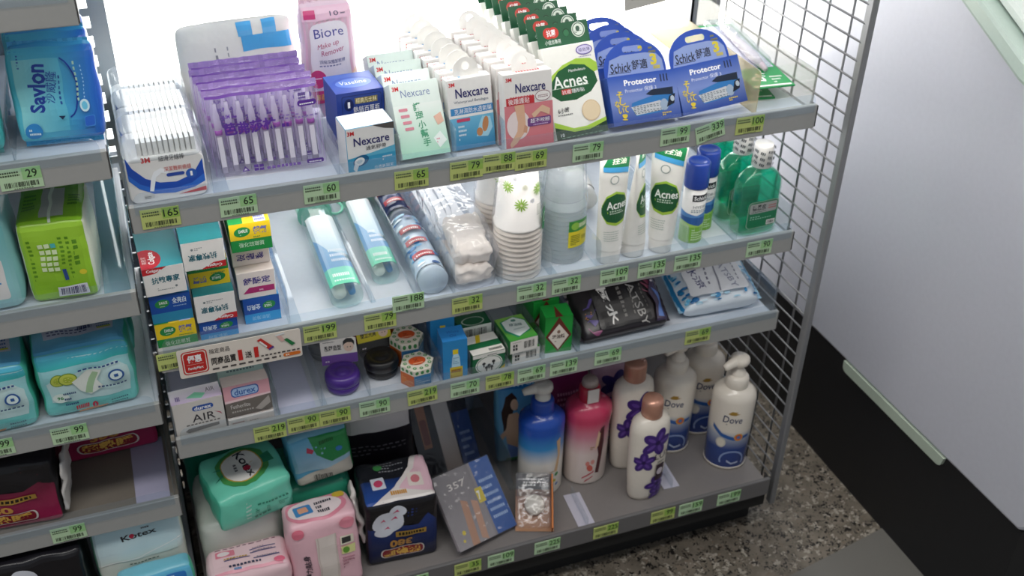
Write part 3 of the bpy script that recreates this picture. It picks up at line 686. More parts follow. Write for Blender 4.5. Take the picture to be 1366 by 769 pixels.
settle(c0, S1)
ang = [-27]*8
for k in range(1, 8): dup(c0, (.562-.0024*k, .019+.0265*k, 0), (ang[k], -1, 4), 'green-topped blemish patch carton, %s behind the front carton' % ORD[k], S=S1)
# razor blade packs: box with a domed header card
def razor(x, y, rot, label):
    w, d, h = .101, .020, .064
    f = A(w, h); f.g(0, 0, 1, .5, '24479c', '7c90cc'); f.g(0, .5, 1, 1, '7c90cc', '2450b0'); f.t('Protector', .47, .84, .48, .12, 'ffffff', bold=.025); f.t('III', .82, .85, .11, .15, '1c2740'); f.t('Protector 保護 3', .46, .68, .46, .09, 'e4e8f6')
    f.p([(.28, .30), (.30, .42), (.56, .50), (.92, .58), (.94, .46), (.90, .28), (.70, .16), (.34, .14)], '2d78bc'); f.p([(.52, .56), (.62, .64), (.93, .64), (.92, .48), (.80, .50), (.60, .52)], '16253c')
    f.p([(.28, .34), (.72, .40), (.76, .20), (.34, .16)], 'c8ccd0'); f.l(.31, .19, .72, .36, 5, '5a6670', .45); f.e(.77, .30, .06, .12, '9fb2c8'); f.p([(.80, .24), (.92, .30), (.95, .50), (.86, .46)], '101a2c'); f.e(.90, .40, .03, .06, 'b8c4d0')
    for i, ch in enumerate('そして'): f.t(ch, .14+.03*i, .62-.15*i, .09, .14, 'e8cf3a', rot=-8, bold=.02)
    for i, ch in enumerate('ない!'): f.t(ch, .09+.04*i, .44-.14*i, .08, .13, 'e8cf3a', rot=-8, bold=.02)
    f.l(.72, .08, .94, .16, 2, 'e8cf3a', .6)
    t = carton('razor_blade_pack', label, 'razor pack', x, y, S1, w, d, h, rot, '2450a8', arts={'front': f}, group='blue razor blade packs')
    # domed header card with a euro slot
    n = 20; rx, rz = .046, .042; z0 = h-.004; out = [(rx, 0)]+[(rx*math.cos(math.pi*k/n), .012+rz*math.sin(math.pi*k/n)*.9) for k in range(n+1)]+[(-rx, 0)]
    sl = rbox_poly(.030, .0085, .004, 4, 0, .0335); bm = bmesh.new()
    o = [bm.verts.new((a_, 0, b_)) for a_, b_ in out]; i_ = [bm.verts.new((a_, 0, b_)) for a_, b_ in sl]
    ed = [bm.edges.new((L[k], L[(k+1) % len(L)])) for L in (o, i_) for k in range(len(L))]
    bmesh.ops.triangle_fill(bm, use_beauty=True, edges=ed); r_ = bmesh.ops.extrude_face_region(bm, geom=bm.faces[:])
    bmesh.ops.translate(bm, verts=[v for v in r_['geom'] if isinstance(v, bmesh.types.BMVert)], vec=(0, .0007, 0)); bmesh.ops.recalc_face_normals(bm, faces=bm.faces)
    me = bpy.data.meshes.new('header_card'); bm.to_mesh(me); bm.free(); me.materials.append(card('2750b4'))
    hc = bpy.data.objects.new('header_card', me); COL.objects.link(hc); hc.parent = t; hc.location = (-.002, .010, z0)
    a = A(.09, .05); a.p([(.02, .02), (.98, .02), (.96, .40), (.88, .56), (.70, .62), (.30, .62), (.10, .52)], '93a6d8')
    a.t('Schick', .265, .30, .34, .25, '16182a', shear=.1, bold=.015); a.r(.06, .155, .42, .17, '16182a'); a.t('舒適', .58, .33, .26, .26, '16182a', bold=.012); a.t('3', .82, .42, .11, .30, 'e2cf3c', bold=.05); a.l(.76, .60, .88, .80, 2, '8f8a3a'); a.l(.80, .16, .92, .25, 1, 'e2cf3c', 1)
    a.put('card_print', hc, lambda u, v, k: (u-.045, -k, v))
    return settle(t, S1)
r0 = razor(.658, .022, (-30, 1, 3), 'blue razor blade pack with domed card beside the green patch cartons')
razor(.762, .028, (-32, -3, 4), 'blue razor blade pack with domed card tilted against a clear divider')
for k in range(1, 4): dup(r0, (.657-.002*k,   .022+.030*k, 0), (-30, 1, 3), 'blue razor blade pack, %s behind the front razor pack' % ORD[k], S=S1)
# green interdental brush blister
t = thing('brush_blister_pack', 'green interdental brush blister pack lying beside the mesh panel', 'blister pack', (.862, .045, S1), (3, 0, -5))
MB().box(-.031, 0, 0, .031, .215, .002, card('179a54')).build('backing_card', t)
MB().box(-.027, .06, .002, .027, .208, .0022, card('d9d4ec')).build('card_panel', t)
b = Pack(.045, .15, .016, r=.007, bulge=.002, wr=.0006, seed=9); bo = b.build('clear_blister', t, CLEAR('eef4f4', .12, .06, bump=.3)); bo.location = (0, .055, .002)
MB().tube([(.004, .04, .009), (.004, .08, .010), (.004, .13, .010), (.004, .19, .009)], [.0035, .0075, .0065, .004], plastic('d9c8d6'), 10).build('brush_handle', t)
A(.062, .06).r(.05, .05, .95, .12, 'f4f4f4').t('Dr.', .35, .55, .42, .34, 'f6f6f6', rot=70, bold=.03).l(.6, .2, .9, .6, 3, 'e6f2ea').put('card_print', t, lambda u, v, k: (u-.031, v, .002+k))
settle(t, S1)
dup(t, (.842, .060, 0), (3, 0, -9), 'interdental brush blister pack under the green one', S=S1); t.location.z += .0215

# clear lane dividers
def divider(x, y0, y1, S, h, label, tint='f7fafc', body=.06, fl=.018, slope=0, rot=0):
    t = thing('lane_divider', label, 'divider', (x, y0, S+.0003), (0, 0, rot), 'clear lane dividers')
    L = y1-y0; pts = [(0, .0015), (L, .0015), (L, h+slope), (.010, h)]
    for k in range(4): pts.append((.006-.006*math.sin(R(k*30)), h-.006+.006*math.cos(R(k*30))))
    m = CLEAR(tint, body, .05)
    MB().prism(pts, -.0007, .0007, m, 'yz').build('upright_fin', t)
    MB().box(-.0007, 0, 0, fl, L, .0012, m).build('base_flange', t)
    return t
divider(.0955, .02, .33, S1, .045, 'clear divider between floss boxes and swab packets')
divider(.243, .012, .33, S1, .050, 'clear divider between swab packets and tape carton', fl=.006)
divider(.3185, .012, .33, S1, .045, 'clear divider beside the pale mint cartons', fl=.001)
divider(.389, .012, .33, S1, .045, 'clear divider between mint and blue cartons', fl=.001)
divider(.4525, .012, .33, S1, .045, 'clear divider between blue and pink cartons', fl=.001)
divider(.8175, .016, .335, S1, .062, 'smoky cream divider beside the tilted razor pack', 'efe6cf', .30, fl=.001)
divider(.898, .004, .335, S1, .058, 'clear end panel against the wire mesh', 'f2f2ee', .16, fl=-.001)

# ================================================================== SECOND SHELF
def tpaste(kind, label, x, y, z, w=.0475, h=.039, d=.165, flip=False, rz=0):
    q = 180 if flip else 0
    f = A(w, h); tp = A(w, d); Y = (lambda v: 1-v) if flip else (lambda v: v); X = Y
    def rc(x0, y0, x1, y1, c): f.r(min(X(x0), X(x1)), min(Y(y0), Y(y1)), max(X(x0), X(x1)), max(Y(y0), Y(y1)), c)
    def leaf(cx, cy, s=1): f.e(X(cx), Y(cy), .20*s, .17*s, '1f8a45', rot=8); f.t('DARLIE', X(cx+.03), Y(cy+.03), .22*s, .11*s, 'f2f7ef', rot=q, bold=.02); f.l(X(cx)-.06, Y(cy-.09)-.02, X(cx)+.06, Y(cy-.09)+.02, 1, 'e0ece0')
    if kind == 'sensitive':
        f.p([(X(a), Y(b)) for a, b in ((0, .78), (.30, .80), (.56, .97), (.60, 1), (0, 1))], 'c8262e'); f.t('Colgate', X(.28), Y(.90), .36, .13, 'ffffff', rot=q, bold=.02)
        f.t('抗敏專家', X(.53), Y(.55), .68, .24, '16697a', rot=q, bold=.02); f.l(.30, Y(.24)-.06, .70, Y(.24)+.06, 2, '8a8f92', .4); f.e(X(.76), Y(.26), .03, .04, '7a8488'); body = 'f1eeea'
        tp.g(0, 0, 1, 1, '2c8c98', '7cc4c8'); tp.e(.16, .13, .36, .14, 'b82230') if not flip else tp.r(0, 0, 0.001, 0.001, '2c8c98')
        if not flip: tp.t('Colgate', .30, .14, .17, .20, 'ffffff', rot=90, bold=.02); tp.t('高密潔', .10, .12, .10, .12, 'f0d8d8', rot=90)
        else: tp.l(.2, .12, .8, .18, 1, 'd8f0f0', .6); tp.g(0, 0, 1, .4, '176a70', '2c8c98')
        cols = {'left': '2c8c98', 'right': '2c8c98', 'top': '2c8c98'}
    elif kind == 'yellow':
        rc(0, 0, 1, .42, '1f9246'); rc(0, .42, 1, 1, 'f2cf25'); leaf(.30, .70); f.t('超氟', X(.74), Y(.72), .34, .26, '6a6fb4', rot=q, bold=.03); f.l(.56, Y(.50)-.03, .92, Y(.50)+.03, 1, '2a8a4a'); f.t('強化琺瑯質', X(.5), Y(.24), .62, .17, 'd8f0d8', rot=q)
        body = 'f2cf25'; cols = {'left': '1f9246', 'right': '1f9246', 'top': 'e8c428'}; tp.r(0, 0, .35, 1, '1f9246'); tp.r(.62, 0, .9, 1, 'd8d8ee'); tp.l(.64, .02, .88, .3, 6, '6a6fb4', .6)
    elif kind == 'blue':
        rc(0, 0, 1, .62, '1450a8'); rc(0, .62, 1, 1, '2f9ad8'); f.t('清新薄荷', X(.55), Y(.80), .5, .16, '9fd0ee', rot=q); leaf(.30, .34, .9); f.t('全亮白', X(.72), Y(.36), .36, .22, 'e4f0fa', rot=q, bold=.02)
        body = '1450a8'; cols = {'left': '2c86c8', 'right': '2c86c8', 'top': '2f9ad8'}; tp.g(0, 0, 1, .5, '2f9ad8', '66bce8')
    elif kind == 'bluebright':
        rc(0, 0, 1, .36, '2a8cb4'); rc(0, .36, 1, 1, '1450a8'); leaf(.30, .70, .9); f.t('全亮白', X(.72), Y(.76), .34, .22, 'e4f0fa', rot=q, bold=.02); f.l(.56, .54, .9, .60, 1, 'a8c8e8')
        body = '1450a8'; cols = {'left': '2c86c8', 'top': '2f9ad8'}; tp.g(0, 0, 1, .5, '2f9ad8', '66bce8')
    else:
        f.t('舒酸定', X(.52), Y(.66), .72, .26, '453a8c', rot=q, bold=.02); f.p([(X(a), Y(b)) for a, b in ((.12, .20), (.96, .20), (.96, .42), (.30, .42))], 'b0286c'); f.l(.56, Y(.31)-.05, .88, Y(.31)+.05, 1, 'f2d8e4')
        body = 'ece0da'; cols = {'right': '7fc0e0', 'left': 'd8cce0'}
    return carton('toothpaste_carton', label, 'toothpaste', x, y, z, w, d, h, (0, 0, rz), body, cols, {'front': f, 'top': tp}, 'stacked toothpaste cartons')
z = S2
tpaste('yellow', 'yellow and green toothpaste carton at the foot of its stack', .0255, .012, z, .0478); z += .0395
tpaste('bluebright', 'deep blue toothpaste carton between yellow and white cartons', .0250, .014, z, .0478); z += .0425
tpaste('sensitive', 'white-ended teal toothpaste carton with red oval, top of its stack', .0235, .010, z, rz=2)
MB_ = None
z = S2
tpaste('blue', 'blue toothpaste carton under two sensitive toothpaste cartons', .0765, .013, z, .0465, .031, flip=True); z += .0315
tpaste('sensitive', 'white toothpaste carton printed upside down, above a blue carton', .0765, .010, z, .0485, flip=True); z += .0395
tpaste('yellow', 'yellow toothpaste carton set back between two white cartons', .0755, .030, z, .0485, .036, flip=True); z += .0365
tpaste('sensitive', 'white toothpaste carton printed upside down, top of its stack', .0725, .011, z, .0490, flip=True)
z = S2
tpaste('blue', 'blue toothpaste carton under the pale plum-striped cartons', .134, .034, z, .0455, .038, flip=True); z += .0385
tpaste('plum', 'pale toothpaste carton with plum stripe, upright lettering', .131, .034, z, .0470); z += .0395
tpaste('plum', 'pale toothpaste carton with plum stripe set back under a yellow carton', .130, .050, z, .0470, .036, flip=True); z += .0365
tpaste('yellow', 'yellow and green toothpaste carton topping the pale cartons', .131, .024, z, .0490, rz=-1)
divider(.1635, .006, .335, S2, .060, 'tall clear divider beside the toothpaste stacks', fl=.016)
divider(.2755, .030, .335, S2, .012, 'low clear divider between the two toothbrush tubes', fl=.006)
divider(.3345, .026, .335, S2, .046, 'clear divider beside the cartoon toothbrush tube', fl=.002)
divider(.3845, .010, .335, S2, .054, 'clear divider beside the bag of cutlery', fl=.001)
divider(.4515, .010, .335, S2, .042, 'clear divider between cutlery bag and paper cups', fl=.001)
divider(.5235, .010, .335, S2, .048, 'clear divider between paper and plastic cups', fl=.012)
divider(.5945, .006, .335, S2, .046, 'clear divider before the cleanser tubes', fl=.001)
divider(.7345, .012, .335, S2, .040, 'clear divider before the shaving gel cans', fl=.040)
divider(.8140, .010, .335, S2, .040, 'clear divider before the mouthwash bottles', fl=.001)
divider(.896, .004, .335, S2, .050, 'clear end panel beside the mouthwash bottle', fl=-.001)

# travel toothbrush tubes
def brush_tube(x, y, rz, L, w, h, label, blue='2f7fc4', roll=0):
    t = thing('toothbrush_tube', label, 'toothbrush tube', (x, y, S2), (0, 0, rz), 'clear travel toothbrush tubes')
    def sec(r, W_, H_, n=6): return rbox_poly(W_, H_, r, n)
    MB().prism(sec(h*.45, w, h), 0, L*.90, CLEAR('f2fbfa', .13, .05), 'xz').build('clear_case', t, bevel=.0015, seg=2)
    cp = MB().prism(rbox_poly(w+.004, h+.002, h*.45), L*.86, L, plastic('8fdcc0'), 'xz').build('mint_cap', t, bevel=.002, seg=2); cp.location.z = -.0005
    MB().prism(rbox_poly(w+.006, h+.004, h*.45), L*.855, L*.87, plastic('86d2b6'), 'xz').build('cap_collar', t).location.z = -.0015
    ring = [(w/2+.010+.012*math.cos(a), L*.93+.020*math.sin(a), h*.4) for a in [2*math.pi*k/20 for k in range(20)]]
    MB().tube(ring, .0022, plastic('8fdcc0'), 8, True).build('hanging_loop', t)
    MB().tube([(-w*.16, .012, h*.45), (-w*.16, .05, h*.45), (-w*.16, .10, h*.45), (-w*.16, L*.6, h*.45)], [w*.20, w*.24, w*.24, w*.10], plastic('f2efe8'), 14).build('toothpaste_tube', t)
    bm_ = MB().tube([(w*.22, .014, h*.4), (w*.22, .045, h*.4), (w*.2, .09, h*.42), (w*.16, L*.8, h*.5)], [w*.11, w*.15, w*.09, w*.07], plastic(blue), 10).build('brush_handle', t)
    MB().box(w*.10, L*.70, h*.52, w*.28, L*.82, h*.85, P('e8f2f4', .6)).build('bristles', t)
    a = A(w*.9, L*.72); a.g(0, .40, 1, .98, 'b4d4e8', 'eef4f4'); a.p([(.0, .22), (1, .22), (1, .30), (.70, .40), (.35, .46), (.0, .66)], '6aa6d4'); a.g(0, .0, 1, .22, '5fd0a8', '7ad4c0'); a.l(.35, .30, .92, .50, 3, 'dfeaf6', .5); a.l(.2, .10, .75, .15, 1, 'f4fbf8', .8); a.l(.2, .04, .85, .08, 1, 'e8f8f2')
    a.put('sleeve_print', t, lambda u, v, k: (u-w*.45, .006+v, h+.0004+k-(abs(u-w*.45)/(w*.5))**4*h*.28), (.004, 0), .3)
    return settle(t, S2)
brush_tube(.243, .028, -1, .262, .044, .034, 'clear travel toothbrush tube with mint cap, sleeve facing the aisle')
brush_tube(.305, .066, -2, .262, .038, .031, 'clear travel toothbrush tube with mint cap set further back')
# round cartoon-patterned toothbrush tube
def round_tube(x, y, rz, r, L, label, dark):
    t = thing('round_brush_tube', label, 'toothbrush tube', (x, y, S2), (0, 0, rz), 'round patterned brush tubes')
    MB().lathe([(r, .0), (r, L)], plastic('cfdfee' if not dark else '34406e'), 28, (0, 0, r), axis='y').build('tube_body', t)
    MB().lathe([(r*.2, -.003), (r*.96, -.003), (r*1.02, -.001), (r*1.02, .010)], CLEAR('eaf0f4', .5, .15), 28, (0, 0, r), axis='y').build('end_cap', t)
    a = A(math.pi*r*1.4, L*.96); rn = random.Random(5+dark)
    for k in range(46):
        cx, cy = rn.random(), rn.random(); a.e(cx, cy, rn.uniform(.04, .12), rn.uniform(.012, .035), rn.choice(['2b7fc0', '5fb4e0', 'e8f4fa', '9fd0ea', 'f4f6f8', '1d4c8a'] if not dark else ['a02838', '1c2c5c', '3a5ca8', '802040', 'd8dce8']), 9)
    for cy in (.16, .42, .66): a.rr(.30, cy, .62, cy+.09, .001, 'b02434'); a.l(.36, cy+.02, .58, cy+.07, 1, 'f4ece8')
    def mp(u, v, k):
        th = (u-a.w/2)/r; return ((r+k)*math.sin(th), .008+v, r+(r+k)*math.cos(th))
    a.put('tube_print', t, mp, (.004, 0), .3)
    return settle(t, S2)
round_tube(.3595, .026, -1, .0205, .145, 'round blue patterned brush tube with a clear end cap', 0)
round_tube(.362, .190, 1, .0190, .13, 'round dark red and navy brush tube behind the blue one', 1)
# bag of plastic cutlery with napkins
t = thing('cutlery_bag', 'clear bag of white plastic cutlery and folded napkins', 'bag', (.418, .014, S2), (0, 0, 0))
p = Pack(.060, .295, .078, r=.010, bulge=.003, wr=.007, seed=12, fr=34)
p.build('clear_bag', t, CLEAR('fbfcff', .16, .06, bump=1.0), n=22)
for k, (y, z, rx) in enumerate(((.012, .004, 6), (.020, .030, 12))):
    n_ = Pack(.050, .075, .025, r=.005, bulge=.001, wr=.005, seed=20+k, fr=110); o = n_.build('folded_napkin', t, P('e9ded2', .8, bump=.5, bscale=90)); o.location = (0, y, z); o.rotation_euler = (R(rx), 0, R(4-8*k))
for k in range(7):     # spoons and forks: flat handles, broad bowls at the near end
    x = -.023+.0076*k; z = .030+.004*(k % 3); hw = .0034; pts = []
    for y_, w_ in ((.10, .003), (.108, .0065), (.125, .008), (.142, .006), (.155, .0034), (.20, .0034), (.262, .0046), (.272, .003)): pts.append((y_, w_))
    vs = [(x+sg*w_, y_, z+.010*math.sin((y_-.1)*9)+dz) for dz in (0, .0016) for sg in (-1, 1) for y_, w_ in pts]; n = len(pts); fs = []
    for i in range(n-1): fs += [[i, i+1, n+i+1, n+i], [2*n+i, 3*n+i, 3*n+i+1, 2*n+i+1], [i, 2*n+i, 2*n+i+1, i+1], [n+i, n+i+1, 3*n+i+1, 3*n+i]]
    fs += [[0, n, 3*n, 2*n], [n-1, 3*n-1, 4*n-1, 2*n-1]]
    MB().add(vs, fs, plastic('f4f5f6')).build('cutlery_piece', t).rotation_euler = (0, 0, 0)
settle(t, S2)
# paper cups
def paper_cups(x, y, label, film_on=True):
    t = thing('paper_cup_stack', label, 'paper cups', (x, y, S2), (0, 0, 0), 'bagged paper cup stacks')
    rb, rt, hc = .0325, .0245, .092; n = 11; step = .0075; m = P('e6dccf', .6)
    pr = [(rb-.001, .0), (rb+.0012, .0012), (rb+.0012, .0042), (rb-.0006, .0055), (rb-.0035, .030)]
    c0 = MB().lathe(pr, m, 32, cap=False).build('cup', t)
    for k in range(1, n-1):
        o = c0.copy(); COL.objects.link(o); o.parent = t; o.location.z = step*k
    z0 = step*(n-1)
    MB().lathe([(rb-.001, 0), (rb+.0012, .0012), (rb+.0012, .0042), (rb-.0006, .0055), (rt, hc), (rt-.002, hc), (rt-.002, hc-.005), (.0001, hc-.005)], P('efebe4', .55), 36, (0, 0, z0)).build('cup', t)
    rf = lambda v: rb+(rt-rb)*v/hc
    a = A(.075, hc)
    def flower(cx, cy, s, c, n=12):
        for i in range(n): q = 2*math.pi*i/n; a.e(cx+s*.55*math.cos(q), cy+s*.55*math.sin(q)*a.w/a.h, s*.45, s*.10*a.w/a.h, c, 8, rot=math.degrees(q))
        a.e(cx, cy, s*.16, s*.16*a.w/a.h, 'e8e8c0')
    flower(.20, .72, .12, '9cc83c'); flower(.44, .46, .13, '9cc83c'); flower(.78, .66, .13, '8fbc34'); flower(.50, .74, .07, 'c9ccb8'); flower(.34, .88, .05, 'a9adba'); flower(.62, .52, .05, 'a9adba'); flower(.86, .90, .05, 'a9adba')
    a.l(.70, .28, .82, .46, 6, '9c9a94', .6); a.put('flower_print', t, cyl(rf, -4, w=.075, z0=z0), (.005, .01), .5)
    if film_on:
        MB().lathe([(rb+.003, .003), (rb+.003, z0+.01), (rt+.004, z0+hc-.004), (rt-.004, z0+hc+.002)], CLEAR('fdfdff', .05, .06, bump=.8), 28, cap=False).build('clear_sleeve', t)
        a = A(.022, .032); a.r(0, 0, 1, 1, '1d7a44'); a.t('O', .4, .5, .5, .5, 'f0f4ee'); a.put('sticker', t, cyl(rb+.0035, 62, w=.022, z0=z0-.002), (.005, 0), .4)
    return settle(t, S2)
paper_cups(.487, .048, 'bagged stack of flowered paper cups upside down, front of its lane')
paper_cups(.487, .125, 'bagged stack of paper cups standing behind the flowered stack')
# clear plastic cups
def plastic_cups(x, y, label):
    t = thing('plastic_cup_stack', label, 'plastic cups', (x, y, S2), (0, 0, 0), 'clear plastic cup stacks')
    rb, rt = .0300, .0215; m = CLEAR('f4f8f8', .34, .08); n = 13; hc = .085
    c0 = MB().lathe([(rb, 0), (rb+.0015, .001), (rb+.0015, .003), (rb-.0006, .0042), (rb-.002, .022)], m, 28, cap=False).build('cup', t)
    for k in range(1, n-1):
        o = c0.copy(); COL.objects.link(o); o.parent = t; o.location.z = .0068*k
    z0 = .0068*(n-1); pr = [(rb, 0), (rb+.0015, .001), (rb+.0015, .003)]
    for k in range(9):
        z = .012+k*.008; r = rb+(rt-rb)*z/hc; pr += [(r, z), (r-.0008, z+.002), (r-.0012, z+.004)]
    pr += [(rt, hc), (rt-.003, hc+.001), (.0001, hc)]
    MB().lathe(pr, CLEAR('f6f9f9', .42, .08), 30, (0, 0, z0)).build('cup', t)
    MB().lathe([(rb+.0028, .002), (rb+.0028, z0+.01), (rt+.004, z0+hc-.002), (rt-.006, z0+hc+.004)], CLEAR('fdfdff', .05, .06, bump=.9), 28, cap=False).build('clear_sleeve', t)
    a = A(.036, .042); a.r(0, 0, 1, .68, 'e6d42a'); a.r(0, .60, 1, 1, '3f8f3c'); a.e(.28, .80, .18, .14, '8fbf4a'); a.l(.44, .72, .92, .88, 1, 'e8f0c8', 1); a.l(.1, .1, .5, .5, 6, '4a5a20', .5); a.l(.58, .25, .92, .4, 3, '6a6a20', .5)
    a.put('band_label', t, cyl(rb+.0033, 22, w=.036, z0=.028), (.004, 0), .35)
    return settle(t, S2)
plastic_cups(.562, .066, 'wrapped stack of clear plastic cups with yellow label')
plastic_cups(.562, .145, 'wrapped stack of clear plastic cups behind the labelled stack')
# facial cleanser tubes standing on their caps
def cleanser(x, y, rz, label, lean=0, lie=False):
    t = thing('cleanser_tube', label, 'cleanser tube', (x, y, S2), (lean, 0, rz) if not lie else (-80, 0, rz), 'white and green cleanser tubes')
    cap = MB().lathe([(.0150, 0), (.0165, .001), (.0172, .020), (.0165, .022)], plastic('efece6'), 28).build('screw_cap', t)
    h = .142; n = 28; rows = 14; vs = []; fs = []
    def sec(f): return .0185+(.0250-.0185)*f, .0165*max(0, 1-f)**.8+.0008
    for j in range(rows+1):
        f = j/rows; ex, ey = sec(f)
        for k in range(n): q = 2*math.pi*k/n; vs.append((ex*math.sin(q), -ey*math.cos(q), .022+h*f))
    for j in range(rows):
        for k in range(n): fs.append([j*n+k, j*n+(k+1) % n, (j+1)*n+(k+1) % n, (j+1)*n+k])
    MB().add(vs, fs, plastic('f1efe9'), True).build('tube_body', t)
    MB().box(-.025, -.0009, .022+h-.002, .025, .0009, .022+h+.008, plastic('f1efe9')).build('crimped_end', t)
    a = A(.044, h)
    a.p([(.02, .50), (.2, .60), (.5, .64), (.8, .60), (.98, .50), (.98, .36), (.8, .30), (.5, .28), (.2, .31), (.02, .40)], 'a8cc48'); a.p([(.0, .48), (.2, .58), (.5, .615), (.8, .58), (1, .47), (1, .385), (.8, .33), (.5, .31), (.2, .335), (.0, .41)], '1f5a34')
    a.t('Acnes', .56, .50, .72, .085, 'f4f8f2', bold=.02); a.l(.30, .41, .90, .455, 2, 'cfe0cc', .5); a.l(.1, .12, .6, .24, 5, '9fb0a4', .3); a.e(.45, .76, .13, .045, '9aa5a0'); a.e(.45, .76, .10, .035, 'f1efe9')
    a.p([(.1, .86), (.95, .80), (.95, .855), (.1, .91)], '4aa0d8'); a.p([(.1, .91), (.95, .855), (1, 1), (.3, 1)], '1f7a48'); a.t('控油', .6, .94, .42, .06, 'f0f0e0', rot=-8, bold=.02)
    def mp(u, v, k):
        f = v/h; ex, ey = sec(f); q = (u-.022)/.022*1.15; return ((ex+k)*math.sin(q), -(ey+k+.0002)*math.cos(q), .022+v)
    a.put('tube_print', t, mp, (.004, .012), .35)
    return settle(t, S2)
cleanser(.618, .030, 8, 'white cleanser tube with green panel facing the aisle')
cleanser(.659, .036, 50, 'white cleanser tube turned edge-on between two others')
cleanser(.702, .034, -34, 'white cleanser tube half turned beside the shaving gel')
cleanser(.645, .165, -4, 'white cleanser tube lying at the back of the shelf', lie=True)
# shaving gel cans
def gel(x, y, rz, label):
    t = thing('shaving_gel_can', label, 'gel can', (x, y, S2), (0, 0, rz), 'shaving gel cans'); r = .0168
    MB().lathe([(r-.001, 0), (r, .001), (r, .088)], plastic('e9e8e6'), 32).build('can_body', t)
    MB().lathe([(r+.0008, .0875), (r+.0010, .090), (r+.0002, .124), (r-.002, .127), (.011, .1265), (.010, .1255), (.0001, .1255)], plastic('1c3f9c'), 32).build('cap', t)
    wf = 2*math.pi*r; a = A(wf, .088); a.r(0, 0, 1, .36, '7fb83c'); a.r(0, .32, 1, .52, '2f62a8')
    a.p([(0, .52), (.25, .58), (.5, .52), (.75, .60), (1, .52), (1, .48), (0, .48)], '5a90cc'); a.p([(0, .34), (.3, .40), (.55, .32), (.8, .40), (1, .34), (1, .30), (0, .30)], 'a8d060')
    a.r(.42, .78, .66, .90, '20222a'); a.t('Schick', .54, .84, .20, .07, 'ffffff', bold=.02); a.t('HYDRO', .56, .68, .24, .05, '7a8088'); a.l(.42, .58, .68, .64, 2, '6f8a98', .5); a.l(.46, .06, .64, .28, 5, 'd8ecc0', .5)
    a.put('can_print', t, cyl(r, -10, w=wf), (.005, 0), .3)
    return settle(t, S2)
gel(.757, .046, 0, 'blue capped shaving gel can with green foot, front one')
gel(.789, .074, -14, 'blue capped shaving gel can behind the front can')
# mouthwash bottles
def mouthwash(x, y, rz, label):
    t = thing('mouthwash_bottle', label, 'bottle', (x, y, S2), (0, 0, rz), 'green mouthwash bottles')
    pr = [(.001, .0), (.030, .0), (.0345, .003), (.0355, .010), (.0355, .070), (.0345, .082), (.030, .092), (.021, .100), (.0145, .104), (.0135, .110)]
    def sq(prof, m, n=40, exp=3.2, ey=.56):
        vs = []; fs = []
        for r, z in prof:
            e = exp if r > .016 else 2.0; yy = ey if r > .022 else ey+(1-ey)*min(1, (.022-r)/.008)
            for k in range(n):
                q = 2*math.pi*k/n; c_, s_ = math.cos(q), math.sin(q)
                vs.append((r*math.copysign(abs(s_)**(2/e), s_), -r*yy*math.copysign(abs(c_)**(2/e), c_), z))
        for j in range(len(prof)-1):
            for k in range(n): fs.append([j*n+k, j*n+(k+1) % n, (j+1)*n+(k+1) % n, (j+1)*n+k])
        fs.append(list(range(n))[::-1])
        return MB().add(vs, fs, m, True)
    sq(pr, CLEAR('eefff9', .03, .04)).build('bottle_shell', t)
    sq([(max(.0008, r-.0016), z+(.0015 if z < .09 else 0)) for r, z in pr[:8]]+[(.001, .0995)], CLEAR('1cdcc4', .20, .06)).build('mouthwash_liquid', t)
    MB().lathe([(.0140, .106), (.0148, .107), (.0140, .138), (.0128, .141), (.0001, .141)], plastic('e9e7e2'), 28).build('wrapped_cap', t)
    a = A(.07, .030); rn = random.Random(3)
    for i in range(7):
        for j in range(3): [a.p([(.04+.14*i+.032*q, .14+.3*j+.08*(i % 2)-.02*q), (.06+.14*i+.032*q, .13+.3*j+.08*(i % 2)-.02*q), (.07+.14*i+.032*q, .27+.3*j+.08*(i % 2)-.02*q), (.05+.14*i+.032*q, .28+.3*j+.08*(i % 2)-.02*q)], '4a5256') for q in range(3)]
    a.put('cap_print', t, cyl(.0146, 0, w=.07, z0=.107), (.004, 0), .4)
    f = A(.052, .044); f.rr(0, 0, 1, 1, .006, '9fb8a8'); f.rr(.02, .02, .98, .98, .006, '1c7a50'); f.rr(.05, .56, .95, .93, .003, 'a9aca8'); f.t('德恩奈', .36, .77, .46, .22, '23302c', bold=.02); f.l(.66, .68, .92, .86, 2, 'b84a50', .5); f.l(.12, .60, .6, .66, 1, '4a5a52'); f.l(.10, .34, .80, .50, 2, 'a8e0c4', .35); f.r(.66, .06, .95, .24, 'f2f0ea'); f.b(.69, .09, .92, .21, '333333', 14)
    f.put('front_label', t, lambda u, v, k: (u-.026, -.0199-k-.0012*math.cos((u-.026)/.034*1.5), v+.014), (.005, 0), .3)
    return settle(t, S2)
mouthwash(.857, .040, 3, 'green mouthwash bottle with white wrapped cap, front of its lane')
mouthwash(.853, .086, 2, 'green mouthwash bottle in the middle of its lane')
mouthwash(.848, .138, 0, 'green mouthwash bottle at the back of its lane')
